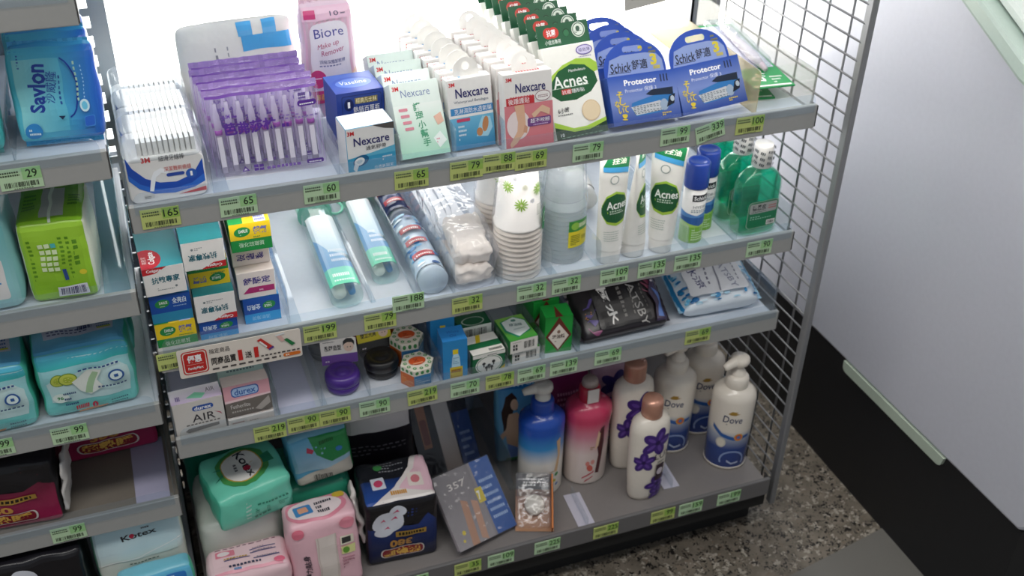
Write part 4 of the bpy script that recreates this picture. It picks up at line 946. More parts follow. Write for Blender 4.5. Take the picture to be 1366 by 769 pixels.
# promotion sign clipped on the rail
t = thing('promotion_sign', 'cream buy one get one sign with red badge on the rail', 'sign', (.0965, -.0105, .5205), (0, 0, 0))
MB().prism(rbox_poly(.152, .043, .003), -.0008, 0, card('ece2d6')).build('sign_card', t)
a = A(.152, .043); a.rr(.03, .10, .235, .92, .005, 'c82a26'); a.rr(.04, .135, .225, .885, .004, 'ece2d6'); a.rr(.047, .165, .218, .855, .004, 'c82a26'); a.t('優惠', .132, .64, .115, .27, 'ffffff', bold=.03); a.r(.065, .44, .20, .452, 'f0c8c0'); a.t('FamilyMart', .132, .30, .12, .12, 'ffffff', bold=.02)
a.t('指定商品', .335, .78, .165, .17, '3a3434'); a.t('同商品買', .36, .42, .20, .27, '241f1f', bold=.02); a.t('1', .495, .46, .035, .38, 'd02a26', bold=.03); a.t('送', .56, .43, .055, .24, '241f1f', bold=.01); a.t('1', .625, .46, .035, .38, 'd02a26', bold=.03)
a.l(.26, .12, .82, .19, 1, '4a4444', .8); a.l(.66, .26, .98, .32, 1, '4a4444', .8); a.rr(.84, .10, .985, .22, .0025, 'e0762a'); a.l(.86, .13, .97, .19, 1, 'fbe8d4', .8)
a.p([(.64, .86), (.675, .92), (.775, .52), (.735, .44)], 'c8322c'); a.p([(.735, .44), (.775, .52), (.765, .58), (.725, .50)], '5a3a8c'); a.p([(.655, .80), (.668, .83), (.72, .60), (.71, .56)], 'f4f0ec')
a.p([(.80, .90), (.83, .92), (.87, .70), (.84, .66)], 'e4b8b0'); a.p([(.86, .72), (.885, .76), (.95, .52), (.92, .46)], '1f7a44'); a.p([(.79, .94), (.87, .97), (.87, .93), (.80, .89)], 'e8eef0')
a.put('sign_print', t, lambda u, v, k: (u-.076, -.0008-k, v))

# ================================================================== THIRD SHELF
def durex(kind, label, x, y, S, w, d, h, rot=(0, 0, 0)):
    f = A(w, h); tp = A(w, d); body = 'd9d4ce'
    if kind == 'air':
        f.rr(.38, .72, .80, .86, .004, '2b57a8'); f.t('durex', .59, .79, .34, .10, 'ffffff', bold=.02); f.t('AIR', .58, .53, .46, .20, '37343a'); f.p([(.80, .62), (.92, .56), (.95, .48), (.90, .54)], 'b8586a'); f.l(.22, .36, .90, .42, 1, '6a6664'); f.p([(.18, .22), (.24, .17), (.86, .22), (.86, .30), (.24, .28)], '77726e'); f.l(.1, .05, .9, .08, 1, 'c0bab4')
        tp.g(0, 0, 1, 1, 'b9a8c4', 'e4e2e6'); tp.p([(.3, .3), (.5, .6), (.7, .4), (.6, .1)], '7ac0a0'); tp.t('AIR', .80, .6, .18, .3, '5a5660'); tp.l(.1, .2, .35, .5, 1, '6a5a90', 1)
    elif kind == 'pink':
        f.r(0, .52, 1, 1, 'd8a0aa'); f.r(0, 0, 1, .52, '6c655f'); f.p([(0, .52), (1, .56), (1, .50), (0, .44)], 'e6c8cc'); f.rr(.16, .60, .76, .92, .005, '2f5ca8'); f.rr(.18, .63, .74, .89, .005, 'a8c4e4'); f.t('durex', .46, .76, .46, .2, '2f5ca8', bold=.02); f.t('Fetherlite', .32, .30, .42, .13, 'd8d2cc'); f.l(.12, .1, .6, .2, 1, 'b4aea8'); f.p([(.62, .1), (.95, .45), (.97, .2), (.75, .02)], 'a8a09a'); body = 'b8aca8'
    elif kind == 'airteal':
        f.g(0, 0, 1, 1, '9fc4bc', 'cfe0dc'); f.t('AIR', .55, .62, .5, .26, '4a6068'); f.l(.2, .38, .8, .46, 1, '5a7078'); f.rr(.2, .18, .8, .27, .002, '87a09c'); body = 'c4d6d2'
    else:
        f.rr(.04, .2, .4, .9, .002, 'd8d4ce'); f.l(.46, .3, .9, .7, 2, '7a746e', .4); f.l(.08, .3, .35, .8, 2, '8a4a50', .4); body = 'e6dcd4'
    return carton('condom_carton', label, 'carton', x, y, S, w, d, h, rot, body, {}, {'front': f, 'top': tp}, 'small condom cartons')
durex('air', 'silver condom carton with a blue oval badge standing alone', .0345, .006, S3, .064, .030, .060, (0, 0, 3))
durex('white', 'thin cream condom carton lying under the pink one', .099, .006, S3, .060, .075, .017, (0, 0, 2))
durex('pink', 'pink and grey condom carton lying on a cream carton', .0985, .008, S3+.0173, .060, .028, .045, (-8, 0, 2))
durex('airteal', 'pale teal condom carton standing behind the pink carton', .099, .090, S3, .062, .030, .068, (-6, 0, 1))
durex('airteal', 'pale teal condom carton, hindmost behind the pink carton', .099, .130, S3, .062, .030, .068, (-6, 0, 1))
divider(.0010, .004, .335, S3, .046, 'clear end panel beside the silver condom carton', fl=-.001)
divider(.1345, .004, .335, S3, .052, 'clear divider beside the pink condom carton', fl=.040)
divider(.1935, .004, .335, S3, .052, 'clear divider beside the purple hair wax jar', fl=.008)
divider(.2605, .008, .335, S3, .030, 'low clear divider between purple and black wax jars', fl=.001)
divider(.3625, .004, .335, S3, .046, 'clear divider between lozenge box and blue carton', fl=.001)
divider(.4035, .004, .335, S3, .046, 'clear divider between blue and green cartons', fl=.001)
divider(.4600, .004, .335, S3, .046, 'clear divider between ointment and oil cartons', fl=.008)
divider(.5170, .006, .335, S3, .046, 'clear divider beside the red diamond carton', fl=.001)
divider(.5720, .006, .335, S3, .050, 'clear divider beside the black wipes pack', fl=.001, tint='dfe6ea')
divider(.8975, .004, .335, S3, .050, 'clear end panel behind the icy blue wipes', fl=-.001)
for nm, x0, x1, lb in (('shelf_liner', .004, .058, 'pale lavender liner sheet behind the silver condom carton'), ('shelf_liner', .138, .186, 'pale lavender liner sheet in the empty clear lane')):
    t = thing(nm, lb, 'liner', ((x0+x1)/2, .05 if x0 < .1 else .01, S3+.0018)); L = .28 if x0 < .1 else .31
    MB().box(-(x1-x0)/2, 0, 0, (x1-x0)/2, L, .0005, card('c9cbe0')).build('liner_sheet', t)
# hair wax jars with header cards
def wax(x, y, rz, jar, cardc, band, label, S=S3):
    t = thing('hair_wax_jar', label, 'hair wax', (x, y, S), (0, 0, rz), 'hair wax jars'); r = .0245
    MB().lathe([(r*.80, 0), (r*.92, .004), (r*.96, .014)], plastic(jar), 32).build('jar_base', t)
    MB().lathe([(r*.98, .0142), (r, .016), (r, .024), (r*.92, .0285), (r*.66, .0300), (r*.62, .0285), (r*.40, .0285), (r*.36, .0300), (r*.12, .0300), (.0001, .0295)], plastic(jar), 36).build('screw_lid', t)
    c = thing.__globals__['MB']().prism([(-.025, 0), (.025, 0), (.025, .034), (.018, .037), (-.025, .035)], 0, .0006, card(cardc)).build('header_card', t); c.location = (0, .020, .026); c.rotation_euler.x = R(-28)
    a = A(.05, .037); a.r(0, 0, 1, .36, band); a.t('亂翹造型' if cardc == 'e9e3dc' else '塑立光亮', .34, .62, .46, .20, '22201f', bold=.02); a.l(.08, .84, .4, .9, 1, '5a5654')
    a.e(.78, .62, .14, .20, 'e6c8b4'); a.p([(.62, .66), (.64, .84), (.74, .94), (.88, .92), (.95, .80), (.94, .64), (.88, .76), (.76, .78), (.68, .74)], '1c1a1a'); a.e(.75, .60, .015, .02, '1c1a1a'); a.e(.83, .60, .015, .02, '1c1a1a'); a.l(.1, .1, .6, .2, 1, 'd8ccd8')
    a.put('card_print', c, lambda u, v, k: (u-.025, -k, v))
    return settle(t, S)
wax(.2310, .046, -6, '4a2a86', 'e9e3dc', '6a3f98', 'purple hair wax jar with a white header card')
wax(.2905, .062, 4, '211f1f', 'd9c82a', '2a2826', 'black hair wax jar with a yellow header card')
wax(.2240, .130, 3, '77787a', 'c8c8c4', '88898a', 'grey hair wax jar behind the purple one')
wax(.2900, .145, 0, 'a0204e', 'b84a70', 'a0204e', 'magenta hair wax jar behind the black one')
# hexagonal lozenge boxes
def hexbox(x, y, rz, S, label, h=.031):
    t = thing('hexagonal_box', label, 'lozenge box', (x, y, S), (0, 0, rz), 'hexagonal lozenge boxes'); r = .0245
    poly = [(r*math.cos(R(60*k)), r*math.sin(R(60*k))) for k in range(6)]
    MB().prism(poly, 0, h, card('e9e2d2'), 'xy', card('5f9cc0')).build('box_body', t, bevel=.0005)
    for k, (c, c2) in enumerate((('d0672c', 'e9b068'), ('3f7fae', 'cfe0ea'), ('7fb0cc', 'e6eef2'))):
        a0, a1 = poly[(k+3) % 6], poly[(k+4) % 6]; L = math.dist(a0, a1); nx, ny = (a0[0]+a1[0])/2, (a0[1]+a1[1])/2; nl = math.hypot(nx, ny); nx /= nl; ny /= nl
        f = A(L, h); f.r(0, 0, 1, .72, c); f.r(0, .72, 1, 1, 'e9e2d2'); f.l(.08, .10, .92, .62, 5, c2, .4)
        for j in range(3): f.e(.18+.32*j, .86, .10, .09, '3f8a4a')
        f.put('side_print', t, lambda u, v, k_, a0=a0, a1=a1, L=L, nx=nx, ny=ny: (a0[0]+(a1[0]-a0[0])*u/L+nx*k_, a0[1]+(a1[1]-a0[1])*u/L+ny*k_, v))
    tp = A(2*r, 2*r)
    for k in range(12): tp.e(.5+.36*math.cos(R(30*k)), .5+.36*math.sin(R(30*k)), .055, .055, '3f8a4a', 10); tp.e(.5+.36*math.cos(R(30*k)), .5+.36*math.sin(R(30*k)), .025, .025, 'd8e0c4', 8)
    tp.e(.5, .5, .25, .19, 'd0582a'); tp.t('X', .47, .52, .16, .14, 'a03c1c', bold=.02); tp.l(.34, .36, .64, .44, 1, 'f0c8a0')
    tp.put('top_print', t, lambda u, v, k: (u-r, v-r, h+k))
    return settle(t, S)
hexbox(.3340, .030, 4, S3, 'hexagonal lozenge box with orange oval, front of its lane')
hexbox(.3330, .080, -3, S3, 'hexagonal lozenge box behind the front orange-topped one', .042)
hexbox(.3340, .132, 8, S3, 'teal-topped hexagonal lozenge box at the back of its lane', .046)
# blue medicated oil cartons
def oil(x, y, rz, label):
    w, d, h = .035, .034, .069
    f = A(w, h); f.r(0, 0, 1, 1, '2a8ac8'); f.g(0, 0, 1, .5, '4aa6dc', '2a86c4'); f.r(.40, .66, .62, .78, 'e8d024'); f.p([(.34, .30), (.38, .58), (.42, .66), (.62, .66), (.68, .58), (.72, .30)], 'bfe2f2'); f.l(.40, .42, .66, .60, 4, '5a90b8', .4); f.r(.28, .06, .80, .34, 'e0c23a'); f.l(.34, .20, .74, .29, 1, '8a3a20', .9); f.l(.3, .08, .78, .16, 2, '9a6a3a', .5)
    tp = A(w, d); tp.r(0, 0, 1, 1, '2a7cc0'); tp.t('White', .55, .62, .5, .18, '1c4f98', shear=.2); tp.t('Oil', .5, .36, .28, .18, '1c4f98', shear=.2)
    return carton('medicated_oil_carton', label, 'carton', x, y, S3, w, d, h, (0, 0, rz), '2a86c4', {'left': '1f74b4'}, {'front': f, 'top': tp}, 'blue medicated oil cartons')
oil(.3838, .010, -3, 'blue medicated oil carton with a yellow capped bottle picture, front one')
oil(.3838, .070, -6, 'blue medicated oil carton behind the front one')
# ointment cartons
def ointment(x, y, h, d, rot, label, kind):
    w = .049; f = A(w, h); tp = A(w, d)
    if kind == 0:
        f.r(0, 0, 1, 1, '1c6a40'); f.p([(.72, 0), (1, 0), (1, .30)], 'e0c422'); f.e(.5, .46, .42, .42, 'f0eee6'); f.e(.5, .46, .39, .385, '1c6a40'); f.e(.5, .46, .37, .36, 'f0eee6')
        for cx, cy in ((.34, .52), (.50, .42), (.64, .56), (.42, .34), (.58, .34)): f.e(cx, cy, .055, .07, '26282a', 9); f.r(cx-.02, cy-.16, cx+.02, cy-.02, '26282a')
        f.r(0, .84, 1, 1, 'e9e6de'); f.l(.45, .88, .9, .95, 1, '2a3a30')
        tp.r(0, 0, 1, .3, 'ece8e0'); tp.r(0, .3, 1, .6, '1c6a40'); tp.r(0, .6, 1, 1, 'ece8e0'); tp.p([(.30, .60), (.44, .60), (.56, 1), (.42, 1)], 'e0c422'); tp.l(.55, .08, .95, .22, 1, '2a3a30', .8)
    else:
        f.r(0, 0, 1, .4, '1c5a3a'); f.r(0, .4, 1, 1, 'dfe4dc'); f.b(.14, .50, .86, .90); tp.r(0, 0, 1, 1, '1c5a3a'); tp.e(.5, .4, .35, .34, 'b8c4b8'); tp.e(.5, .4, .31, .30, '1c5a3a')
    return carton('ointment_carton', label, 'carton', x, y, S3, w, d, h, rot, '1c6a40', {}, {'front': f, 'top': tp}, 'green ointment cartons')
ointment(.4330, .008, .038, .044, (0, 0, 3), 'green ointment carton with a round white emblem', 0)
ointment(.4310, .062, .048, .030, (0, 0, 1), 'green ointment carton with a barcode end, behind the emblem carton', 1)
ointment(.4300, .100, .060, .030, (0, 0, 2), 'dark green ointment carton at the back of its lane', 1)
# green and white oil cartons, stacked lying
def oil2(x, y, S, rz, label):
    w, d, h = .043, .058, .022
    f = A(w, h); f.r(0, 0, 1, 1, 'ece6de')
    for i in range(2):
        for j in range(2): f.r(.10+.09*i, .22+.26*j, .17+.09*i, .42+.26*j, '2a2a28')
    f.b(.50, .25, .90, .80, '3a3a38', 12); f.l(.08, .82, .4, .9, 1, '6a6a66')
    tp = A(w, d); tp.g(0, 0, 1, 1, '3f9a3c', '8cc45a'); tp.p([(.06, .42), (.36, .10), (.94, .30), (.98, .74), (.66, .96), (.10, .84)], '1f8a68'); tp.p([(.14, .46), (.42, .14), (.92, .34), (.94, .72), (.64, .94), (.16, .82)], 'e2eae8'); tp.t('綠油精', .56, .62, .44, .12, '3f6a68', rot=-12, bold=.01); tp.l(.4, .42, .8, .5, 1, '9ab4b0'); tp.e(.58, .80, .09, .05, '5a8a80')
    return carton('oil_carton', label, 'carton', x, y, S, w, d, h, (0, 0, rz), '3f9a3c', {'left': '2c8a44', 'right': '2c8a44'}, {'front': f, 'top': tp}, 'green and white oil cartons')
oil2(.4930, .018, S3, 2, 'green oil carton with a barcode end under its twin')
oil2(.4880, .014, S3+.0226, 4, 'green oil carton with a pale hexagon lying on its twin')
# green cartons with a red diamond
def diamond(x, y, rz, label):
    w, d, h = .041, .032, .063
    f = A(w, h); f.r(0, 0, 1, 1, '1f9a3c'); f.p([(.5, 1.0), (.98, .46), (.5, .02), (.02, .46)], '6a2a1e'); f.p([(.5, .80), (.88, .45), (.5, .08), (.12, .45)], 'ece0d2'); f.t('綠油精', .5, .45, .46, .12, '4a2a20', bold=.02); f.l(.36, .30, .64, .35, 1, '8a6a58'); f.e(.5, .58, .06, .05, '8a6a58')
    tp = A(w, d); tp.r(0, 0, 1, 1, '22a040'); tp.p([(.36, 0), (.64, 0), (.5, .9)], '6a2a1e')
    return carton('balm_carton', label, 'carton', x, y, S3, w, d, h, (0, 0, rz), '1f9a3c', {}, {'front': f, 'top': tp}, 'green balm cartons')
diamond(.5455, .024, -6, 'bright green balm carton with a brown and white diamond, front one')
diamond(.5430, .068, 2, 'bright green balm carton behind the diamond carton')
diamond(.5430, .106, 0, 'bright green balm carton at the back of its lane')
# body wipes
w, h = .140, .094
a = A(w, h); rn = random.Random(4)
for k in range(7):
    x0, y0 = (.08 if k < 4 else .8), .15+.11*k; pts = [(x0, y0)]
    for j in range(4): pts.append((pts[-1][0]+rn.uniform(.02, .05), pts[-1][1]+rn.uniform(-.10, .12)))
    pts = pts+[(p_[0]+.006, p_[1]+.02) for p_ in pts[::-1]]; a.p(pts, rn.choice(['8a4a70', 'a86a80', '5a4a90', '7a3a50']))
for k in range(9): a.e(rn.choice((rn.uniform(.06, .2), rn.uniform(.35, .6))), rn.uniform(.1, .95), .007, .009, 'd88a4a', 7)
a.rr(.20, .08, .80, .90, .004, '1d1a1c'); a.t('極水', .36, .47, .46, .16, 'e9e6e2', rot=-83, bold=.02); a.t('GATSBY', .68, .46, .62, .13, 'a9a6a2', rot=-83); a.l(.50, .2, .54, .75, 7, '8a8682', .6); a.l(.62, .22, .64, .7, 5, '8a8682', .6); a.l(.77, .3, .79, .72, 6, '6a6662', .6)
a.p([(.84, .02), (1, .02), (1, .98), (.86, .98), (.9, .7), (.85, .5), (.9, .3)], '3a2c48'); a.p([(.88, .1), (.96, .34), (.90, .6), (.98, .5), (.99, .3), (.95, .08)], '5a78b8'); a.l(.92, .70, .955, .92, 4, 'd8d0d4', .6)
softpack('body_wipes_pack', 'black body wipes pack with white lettering leaning on the shelf', 'wipes pack', .656, .018, S3, w, .024, h, (-56, -1, 1), '262024', arts={'front': a}, pk=dict(r=.008, bulge=.004, wr=.0025, seed=31, taper='x', tp=10), fin=('x', '2c2430'))
def icy(x, y, S, rot, label):
    w, h = .128, .092; a = A(w, h); rn = random.Random(9)
    for k in range(60): 
        e = rn.random(); cx, cy = (rn.choice((rn.uniform(.0, .12), rn.uniform(.86, 1))), rn.random()) if e < .5 else (rn.random(), rn.choice((rn.uniform(0, .12), rn.uniform(.88, 1))))
        a.e(cx, cy, rn.uniform(.02, .05), rn.uniform(.02, .05), rn.choice(['2f86bc', '5fb0d8', '1f6aa4', 'a8d4ea', 'cfe6f2']), 8)
    a.rr(.12, .12, .86, .88, .006, 'e9eaee'); a.t('冰涼', .26, .52, .42, .15, '4a4a78', rot=-80, bold=.01); a.l(.38, .3, .41, .7, 4, '6a6a80', .6); a.p([(.48, .14), (.50, .14), (.54, .86), (.52, .86)], '8a8c98'); a.t('GATSBY', .64, .50, .52, .12, '8f92a8', rot=-80); a.l(.76, .3, .78, .7, 5, '7a7c90', .6)
    return softpack('icy_wipes_pack', label, 'wipes pack', x, y, S, w, .030, h, rot, 'dfe8f0', {'left': '2f86bc', 'right': '2f86bc', 'back': 'a8cce0'}, {'front': a}, 'icy blue wipes packs', pk=dict(r=.010, bulge=.007, wr=.003, seed=33, taper='x', tp=8), fin=('x', '9cc4dc'))
icy(.818, .024, S3, (-74, -2, -4), 'icy blue and silver body wipes pack lying in front')
icy(.800, .170, S3, (-50, 0, -2), 'icy blue body wipes pack behind the front one')

# ================================================================== BOTTOM SHELF: bottles
def pump_parts(t, z, mat, ang, r=.0125, head=.030, up=.0):
    MB().lathe([(r+.003, 0), (r+.0035, .001), (r+.003, .012), (r*.95, .014), (r*.9, .020)], mat, 28, (0, 0, z)).build('pump_collar', t)
    hz = z+.026+up
    MB().lathe([(.0045, -.010-up), (.0045, .0)], mat, 14, (0, 0, hz)).build('pump_stem', t)
    d = Vector((math.sin(R(ang)), -math.cos(R(ang)), 0)); pts = [d*(-.006), d*.004, d*.013, d*.021, d*.028, d*.033]
    pts = [(p.x, p.y, hz+.007-(.0005*i*i*.35)) for i, p in enumerate(pts)]
    hd = MB().lathe([(.0095, -.002), (.0140, .001), (.0158, .006), (.0148, .0120), (.011, .0148), (.0001, .0152)], mat, 24, (0, 0, hz))
    hd.tube(pts, [.009, .0095, .0085, .0072, .0062, .0052], mat, 12)
    hd.build('pump_head', t)
def bottle(name, label, x, y, rz, prof, mat, ex=1, ey=1, group=None, cat='bottle'):
    t = thing(name, label, cat, (x, y, S4), (0, 0, rz), group)
    MB().lathe(prof, mat, 48, ex=ex, ey=ey).build('bottle_body', t)
    return t
# blue and pink shower pump bottles
pr = [(.0315, 0), (.0355, .0015), (.037, .006), (.0375, .12), (.038, .142), (.0365, .150), (.027, .158), (.019, .161), (.018, .164)]
t = bottle('pump_bottle', 'white to blue pump bottle with glossy blue shoulder and white pump', .5405, .060, 4, pr, GRAD('blue_fade', [(0, 'f4ebdd'), (.42, 'eeeae2'), (.62, '3f96d4'), (.80, '1f55b8'), (1, '1d49ac')], 0, .165), 1, .86, 'colour fading pump bottles')
MB().lathe([(.018, .160), (.0188, .162), (.0182, .180), (.016, .184), (.010, .185)], plastic('2350b4'), 30).build('pump_neck', t)
pump_parts(t, .178, plastic('e2ded4'), -96, r=.009, up=-.006)
a = A(.07, .12); a.p([(.62, .42), (.72, .70), (.66, .95), (.78, .98), (.80, .70), (.72, .40)], 'd8b48a'); a.e(.70, .36, .06, .03, '3f8a4a', rot=30); a.e(.64, .26, .05, .025, 'b8b030', rot=-20); a.e(.72, .18, .05, .02, '5a78b0', rot=30); a.e(.58, .14, .04, .02, '7a94c4'); a.l(.50, .40, .62, .46, 2, 'b49468')
a.put('bottle_print', t, cyl(prof_r(pr), 2, 1, .86, .07), (.006, .03), .3)
settle(t, S4)
pr2 = [(.031, 0), (.0345, .0015), (.036, .006), (.0365, .11), (.0395, .138), (.0375, .150), (.028, .158), (.018, .162), (.017, .164)]
t = bottle('pump_bottle', 'white to raspberry pump bottle with clear pink shoulder', .6210, .062, 0, pr2, GRAD('pink_fade', [(0, 'f4e8de'), (.40, 'f0dcd6'), (.62, 'dc8fa0'), (.80, 'cf4468'), (1, 'cc3a60')], 0, .165), 1, .86, 'colour fading pump bottles')
MB().lathe([(.017, .160), (.0178, .162), (.0168, .184), (.013, .188)], plastic('c02840'), 30).build('pump_neck', t)
MB().box(-.011, -.0185, .164, .008, -.0172, .190, card('ece8e2')).build('hanging_tag', t)
MB().lathe([(.0135, .1885), (.0125, .197), (.010, .2005), (.0001, .201)], plastic('b8a8a0'), 24).build('pump_head', t)
a = A(.07, .125); a.p([(.66, .20), (.72, .50), (.64, .74), (.74, .96), (.84, .98), (.86, .70), (.82, .46), (.76, .18)], '5a2a2e'); a.p([(.62, .60), (.70, .66), (.74, .86), (.68, .92), (.64, .78)], 'ecc8a8'); a.e(.52, .30, .07, .06, 'd8685a', rot=20); a.e(.46, .38, .05, .04, 'e08a80'); a.e(.58, .40, .05, .04, 'e09a90'); a.p([(.34, .12), (.62, .22), (.64, .25), (.36, .15)], 'c02840'); a.p([(.40, .06), (.60, .14), (.62, .16), (.42, .09)], 'c02840'); a.l(.5, .62, .6, .68, 2, 'b08a50')
a.put('bottle_print', t, cyl(prof_r(pr2), -10, 1, .86, .07), (.006, .03), .3)
settle(t, S4)
# white bottles with purple flowers and copper caps
def lux(x, y, rz, label, s=1.0):
    pr = [(.0205, 0), (.024, .0015), (.0262, .008), (.0296, .05), (.0312, .10), (.0316, .135), (.0292, .150), (.021, .158), (.0145, .161)]
    pr = [(r*s, z*s) for r, z in pr]; t = bottle('flower_bottle', label, x, y, rz, pr, plastic('f4ebdd'), 1.06, .72, 'white bottles with purple flowers')
    MB().lathe([(.0150*s, .159*s), (.0162*s, .161*s), (.0160*s, .185*s), (.0148*s, .190*s), (.0001, .1915*s)], P('cf9a84', .25, .35), 30).build('copper_cap', t)
    a = A(.072*s, .150*s)
    def fl(cx, cy, r_, n=5, rt=0):
        for k in range(n): q = R(360/n*k+rt); a.e(cx+r_*.55*math.cos(q), cy+r_*.55*math.sin(q)*a.w/a.h, r_*.55, r_*.36*a.w/a.h, '46287e', rot=math.degrees(q))
        for k in range(n): q = R(360/n*k+rt); a.e(cx+r_*.5*math.cos(q), cy+r_*.5*math.sin(q)*a.w/a.h, r_*.3, r_*.12*a.w/a.h, '6a48a4', rot=math.degrees(q))
        a.e(cx, cy, r_*.16, r_*.16*a.w/a.h, '2c1858')
    fl(.50, .80, .34); fl(.24, .56, .26, rt=20); fl(.60, .22, .25, rt=40); fl(.64, .09, .20)
    a.r(.52, .28, .72, .50, '3a2634'); a.e(.62, .40, .08, .045, 'd8ccd4'); a.t('LUX', .66, .62, .40, .08, '3a3430'); a.l(.54, .53, .80, .56, 1, '6a6460')
    a.put('bottle_print', t, cyl(prof_r(pr), 0, 1.06, .72, a.w), (.005, .02), .3)
    return settle(t, S4)
lux(.7000, .064, 10, 'white flower bottle with copper cap standing behind its shorter twin', 1.12)
lux(.6940, -.012, 8, 'white flower bottle with copper cap standing at the shelf edge', 1.04)
t = lux(.6960, .142, 0, 'lilac tinted bottle at the back behind the flower bottles', 1.05); t.children[0].data = t.children[0].data.copy(); t.children[0].data.materials[0] = plastic('d8b0c8'); t.children[1].data = t.children[1].data.copy(); t.children[1].data.materials[0] = plastic('3a2f86')
# white and navy pump bottles
def dove(x, y, rz, label, ang):
    pr = [(.029, 0), (.0335, .0015), (.0345, .006), (.0355, .10), (.0358, .140), (.034, .150), (.026, .158), (.019, .161), (.0175, .163)]
    t = bottle('white_pump_bottle', label, x, y, rz, pr, GRAD('white_navy', [(0, '2a3f80'), (.26, '2f4a90'), (.42, 'b4bccc'), (.50, 'f4ebdd'), (1, 'f4ebdd')], .004, .163), 1, .88, 'white and navy pump bottles')
    MB().lathe([(.030, -.0), (.0335, .0006), (.0349, .005), (.0350, .0062)], plastic('f4ebdd'), 48, ex=1.01, ey=.89).build('bottle_foot', t)
    MB().lathe([(.0180, .160), (.0192, .162), (.0186, .178), (.015, .182), (.009, .183)], plastic('f4ebdd'), 30).build('pump_neck', t)
    pump_parts(t, .176, plastic('f4ebdd'), ang, r=.009, up=.001)
    a = A(.07, .140); a.p([(.38, .865), (.46, .905), (.60, .90), (.56, .88), (.66, .875), (.54, .85), (.44, .85)], 'b08a3a'); a.t('Dove', .50, .78, .46, .10, '26335e', shear=.12, bold=.01); a.l(.36, .70, .66, .725, 1, '8a8a86')
    a.p([(.04, .66), (.3, .56), (.6, .52), (.98, .54), (.98, .50), (.6, .47), (.28, .51), (.04, .60)], '2f62a8'); a.e(.70, .52, .11, .055, 'e0a040'); a.e(.70, .52, .075, .038, 'd8584a'); a.e(.70, .52, .045, .022, '4a8ac0'); a.e(.30, .42, .12, .075, 'd8d2c4'); a.e(.30, .42, .09, .055, 'ece4d4')
    for k in range(14): q0, q1 = R(200-16*k), R(200-16*(k+1)); a.p([(.62+.30*math.cos(q0), .16+.15*math.sin(q0)), (.62+.30*math.cos(q1), .16+.15*math.sin(q1)), (.62+.26*math.cos(q1), .16+.125*math.sin(q1)), (.62+.26*math.cos(q0), .16+.125*math.sin(q0))], '93a8d4')
    a.p([(.50, .14), (.62, .10), (.78, .12), (.78, .145), (.62, .125), (.50, .17)], 'b8c4e0')
    a.put('bottle_print', t, cyl(prof_r(pr), 4, 1, .88, .07), (.005, .02), .3)
    return settle(t, S4)
dove(.7880, .084, -30, 'white and navy pump bottle beside the copper capped bottles', -40)
dove(.8560, .110, -20, 'white and navy pump bottle at the back by the mesh panel', -50)
dove(.8605, .016, -32, 'white and navy pump bottle at the shelf corner, logo in full view', -45)
for k, (x, y, lb) in enumerate(((.5785, -.034, 'clear lane plate before the pink pump bottle'), (.7440, .0, 'clear lane plate beside the white pump bottles'))):
    t = thing('lane_plate', lb, 'lane plate', (x, y, S4+.0003), (0, 0, -3), 'clear lane plates on the bottom shelf')
    MB().box(-.014, -.02, 0, .014, .055, .001, card('d5d3e2')).build('plate_sheet', t); MB().box(-.001, -.02, .001, .001, .055, .018, CLEAR('f7fafc', .08, .05)).build('plate_fin', t)
# blue refill pouch with a figure on it
w, h = .076, .175
a = A(w, h); a.g(0, 0, 1, 1, '9cd0ea', '2f8ccc'); a.r(0, .86, 1, 1, '2478c0'); a.t('ON PON', .55, .91, .66, .055, 'a8dcf4', bold=.02)
a.p([(0.10, .40), (0.08, .62), (0.16, .78), (0.30, .82), (0.40, .76), (0.40, .64), (0.32, .66), (0.28, .50)], '3a2420'); a.e(.34, .70, .09, .055, 'e8c4a8'); a.p([(0.24, .60), (0.40, .62), (0.56, .50), (0.62, .30), (0.44, .20), (0.20, .26), (0.14, .42)], 'e4bc9e'); a.p([(0.04, .36), (0.30, .52), (0.34, .48), (0.10, .31)], 'e4bc9e'); a.p([(0.20, .26), (0.44, .20), (0.62, .30), (0.58, .12), (0.24, .08)], '6f8fd0'); a.p([(0.18, .08), (0.64, .10), (0.64, .0), (0.14, .0)], '3f8a5a')
softpack('refill_pouch', 'blue refill pouch with a dark haired figure beside the blue pump bottle', 'pouch', .5290, .116, S4, w, .028, h, (-6, 0, -6), '6ab4dc', arts={'front': a}, pk=dict(r=.008, bulge=.004, seed=41, taper='z', tp=8))
a = A(.07, .15); a.g(0, 0, 1, 1, 'b04a70', '8a2a68'); a.l(.2, .5, .8, .8, 4, 'e8a8c8', .5)
softpack('refill_pouch', 'magenta refill pouch behind the pink pump bottle', 'pouch', .622, .125, S4, .075, .030, .165, (-8, 0, 0), '9c3a6c', arts={'front': a}, pk=dict(r=.008, bulge=.004, seed=42, taper='z', tp=8))
divider(.4900, .062, .335, S4, .075, 'tall clear divider between stockings and pump bottles', fl=.012, rot=0)

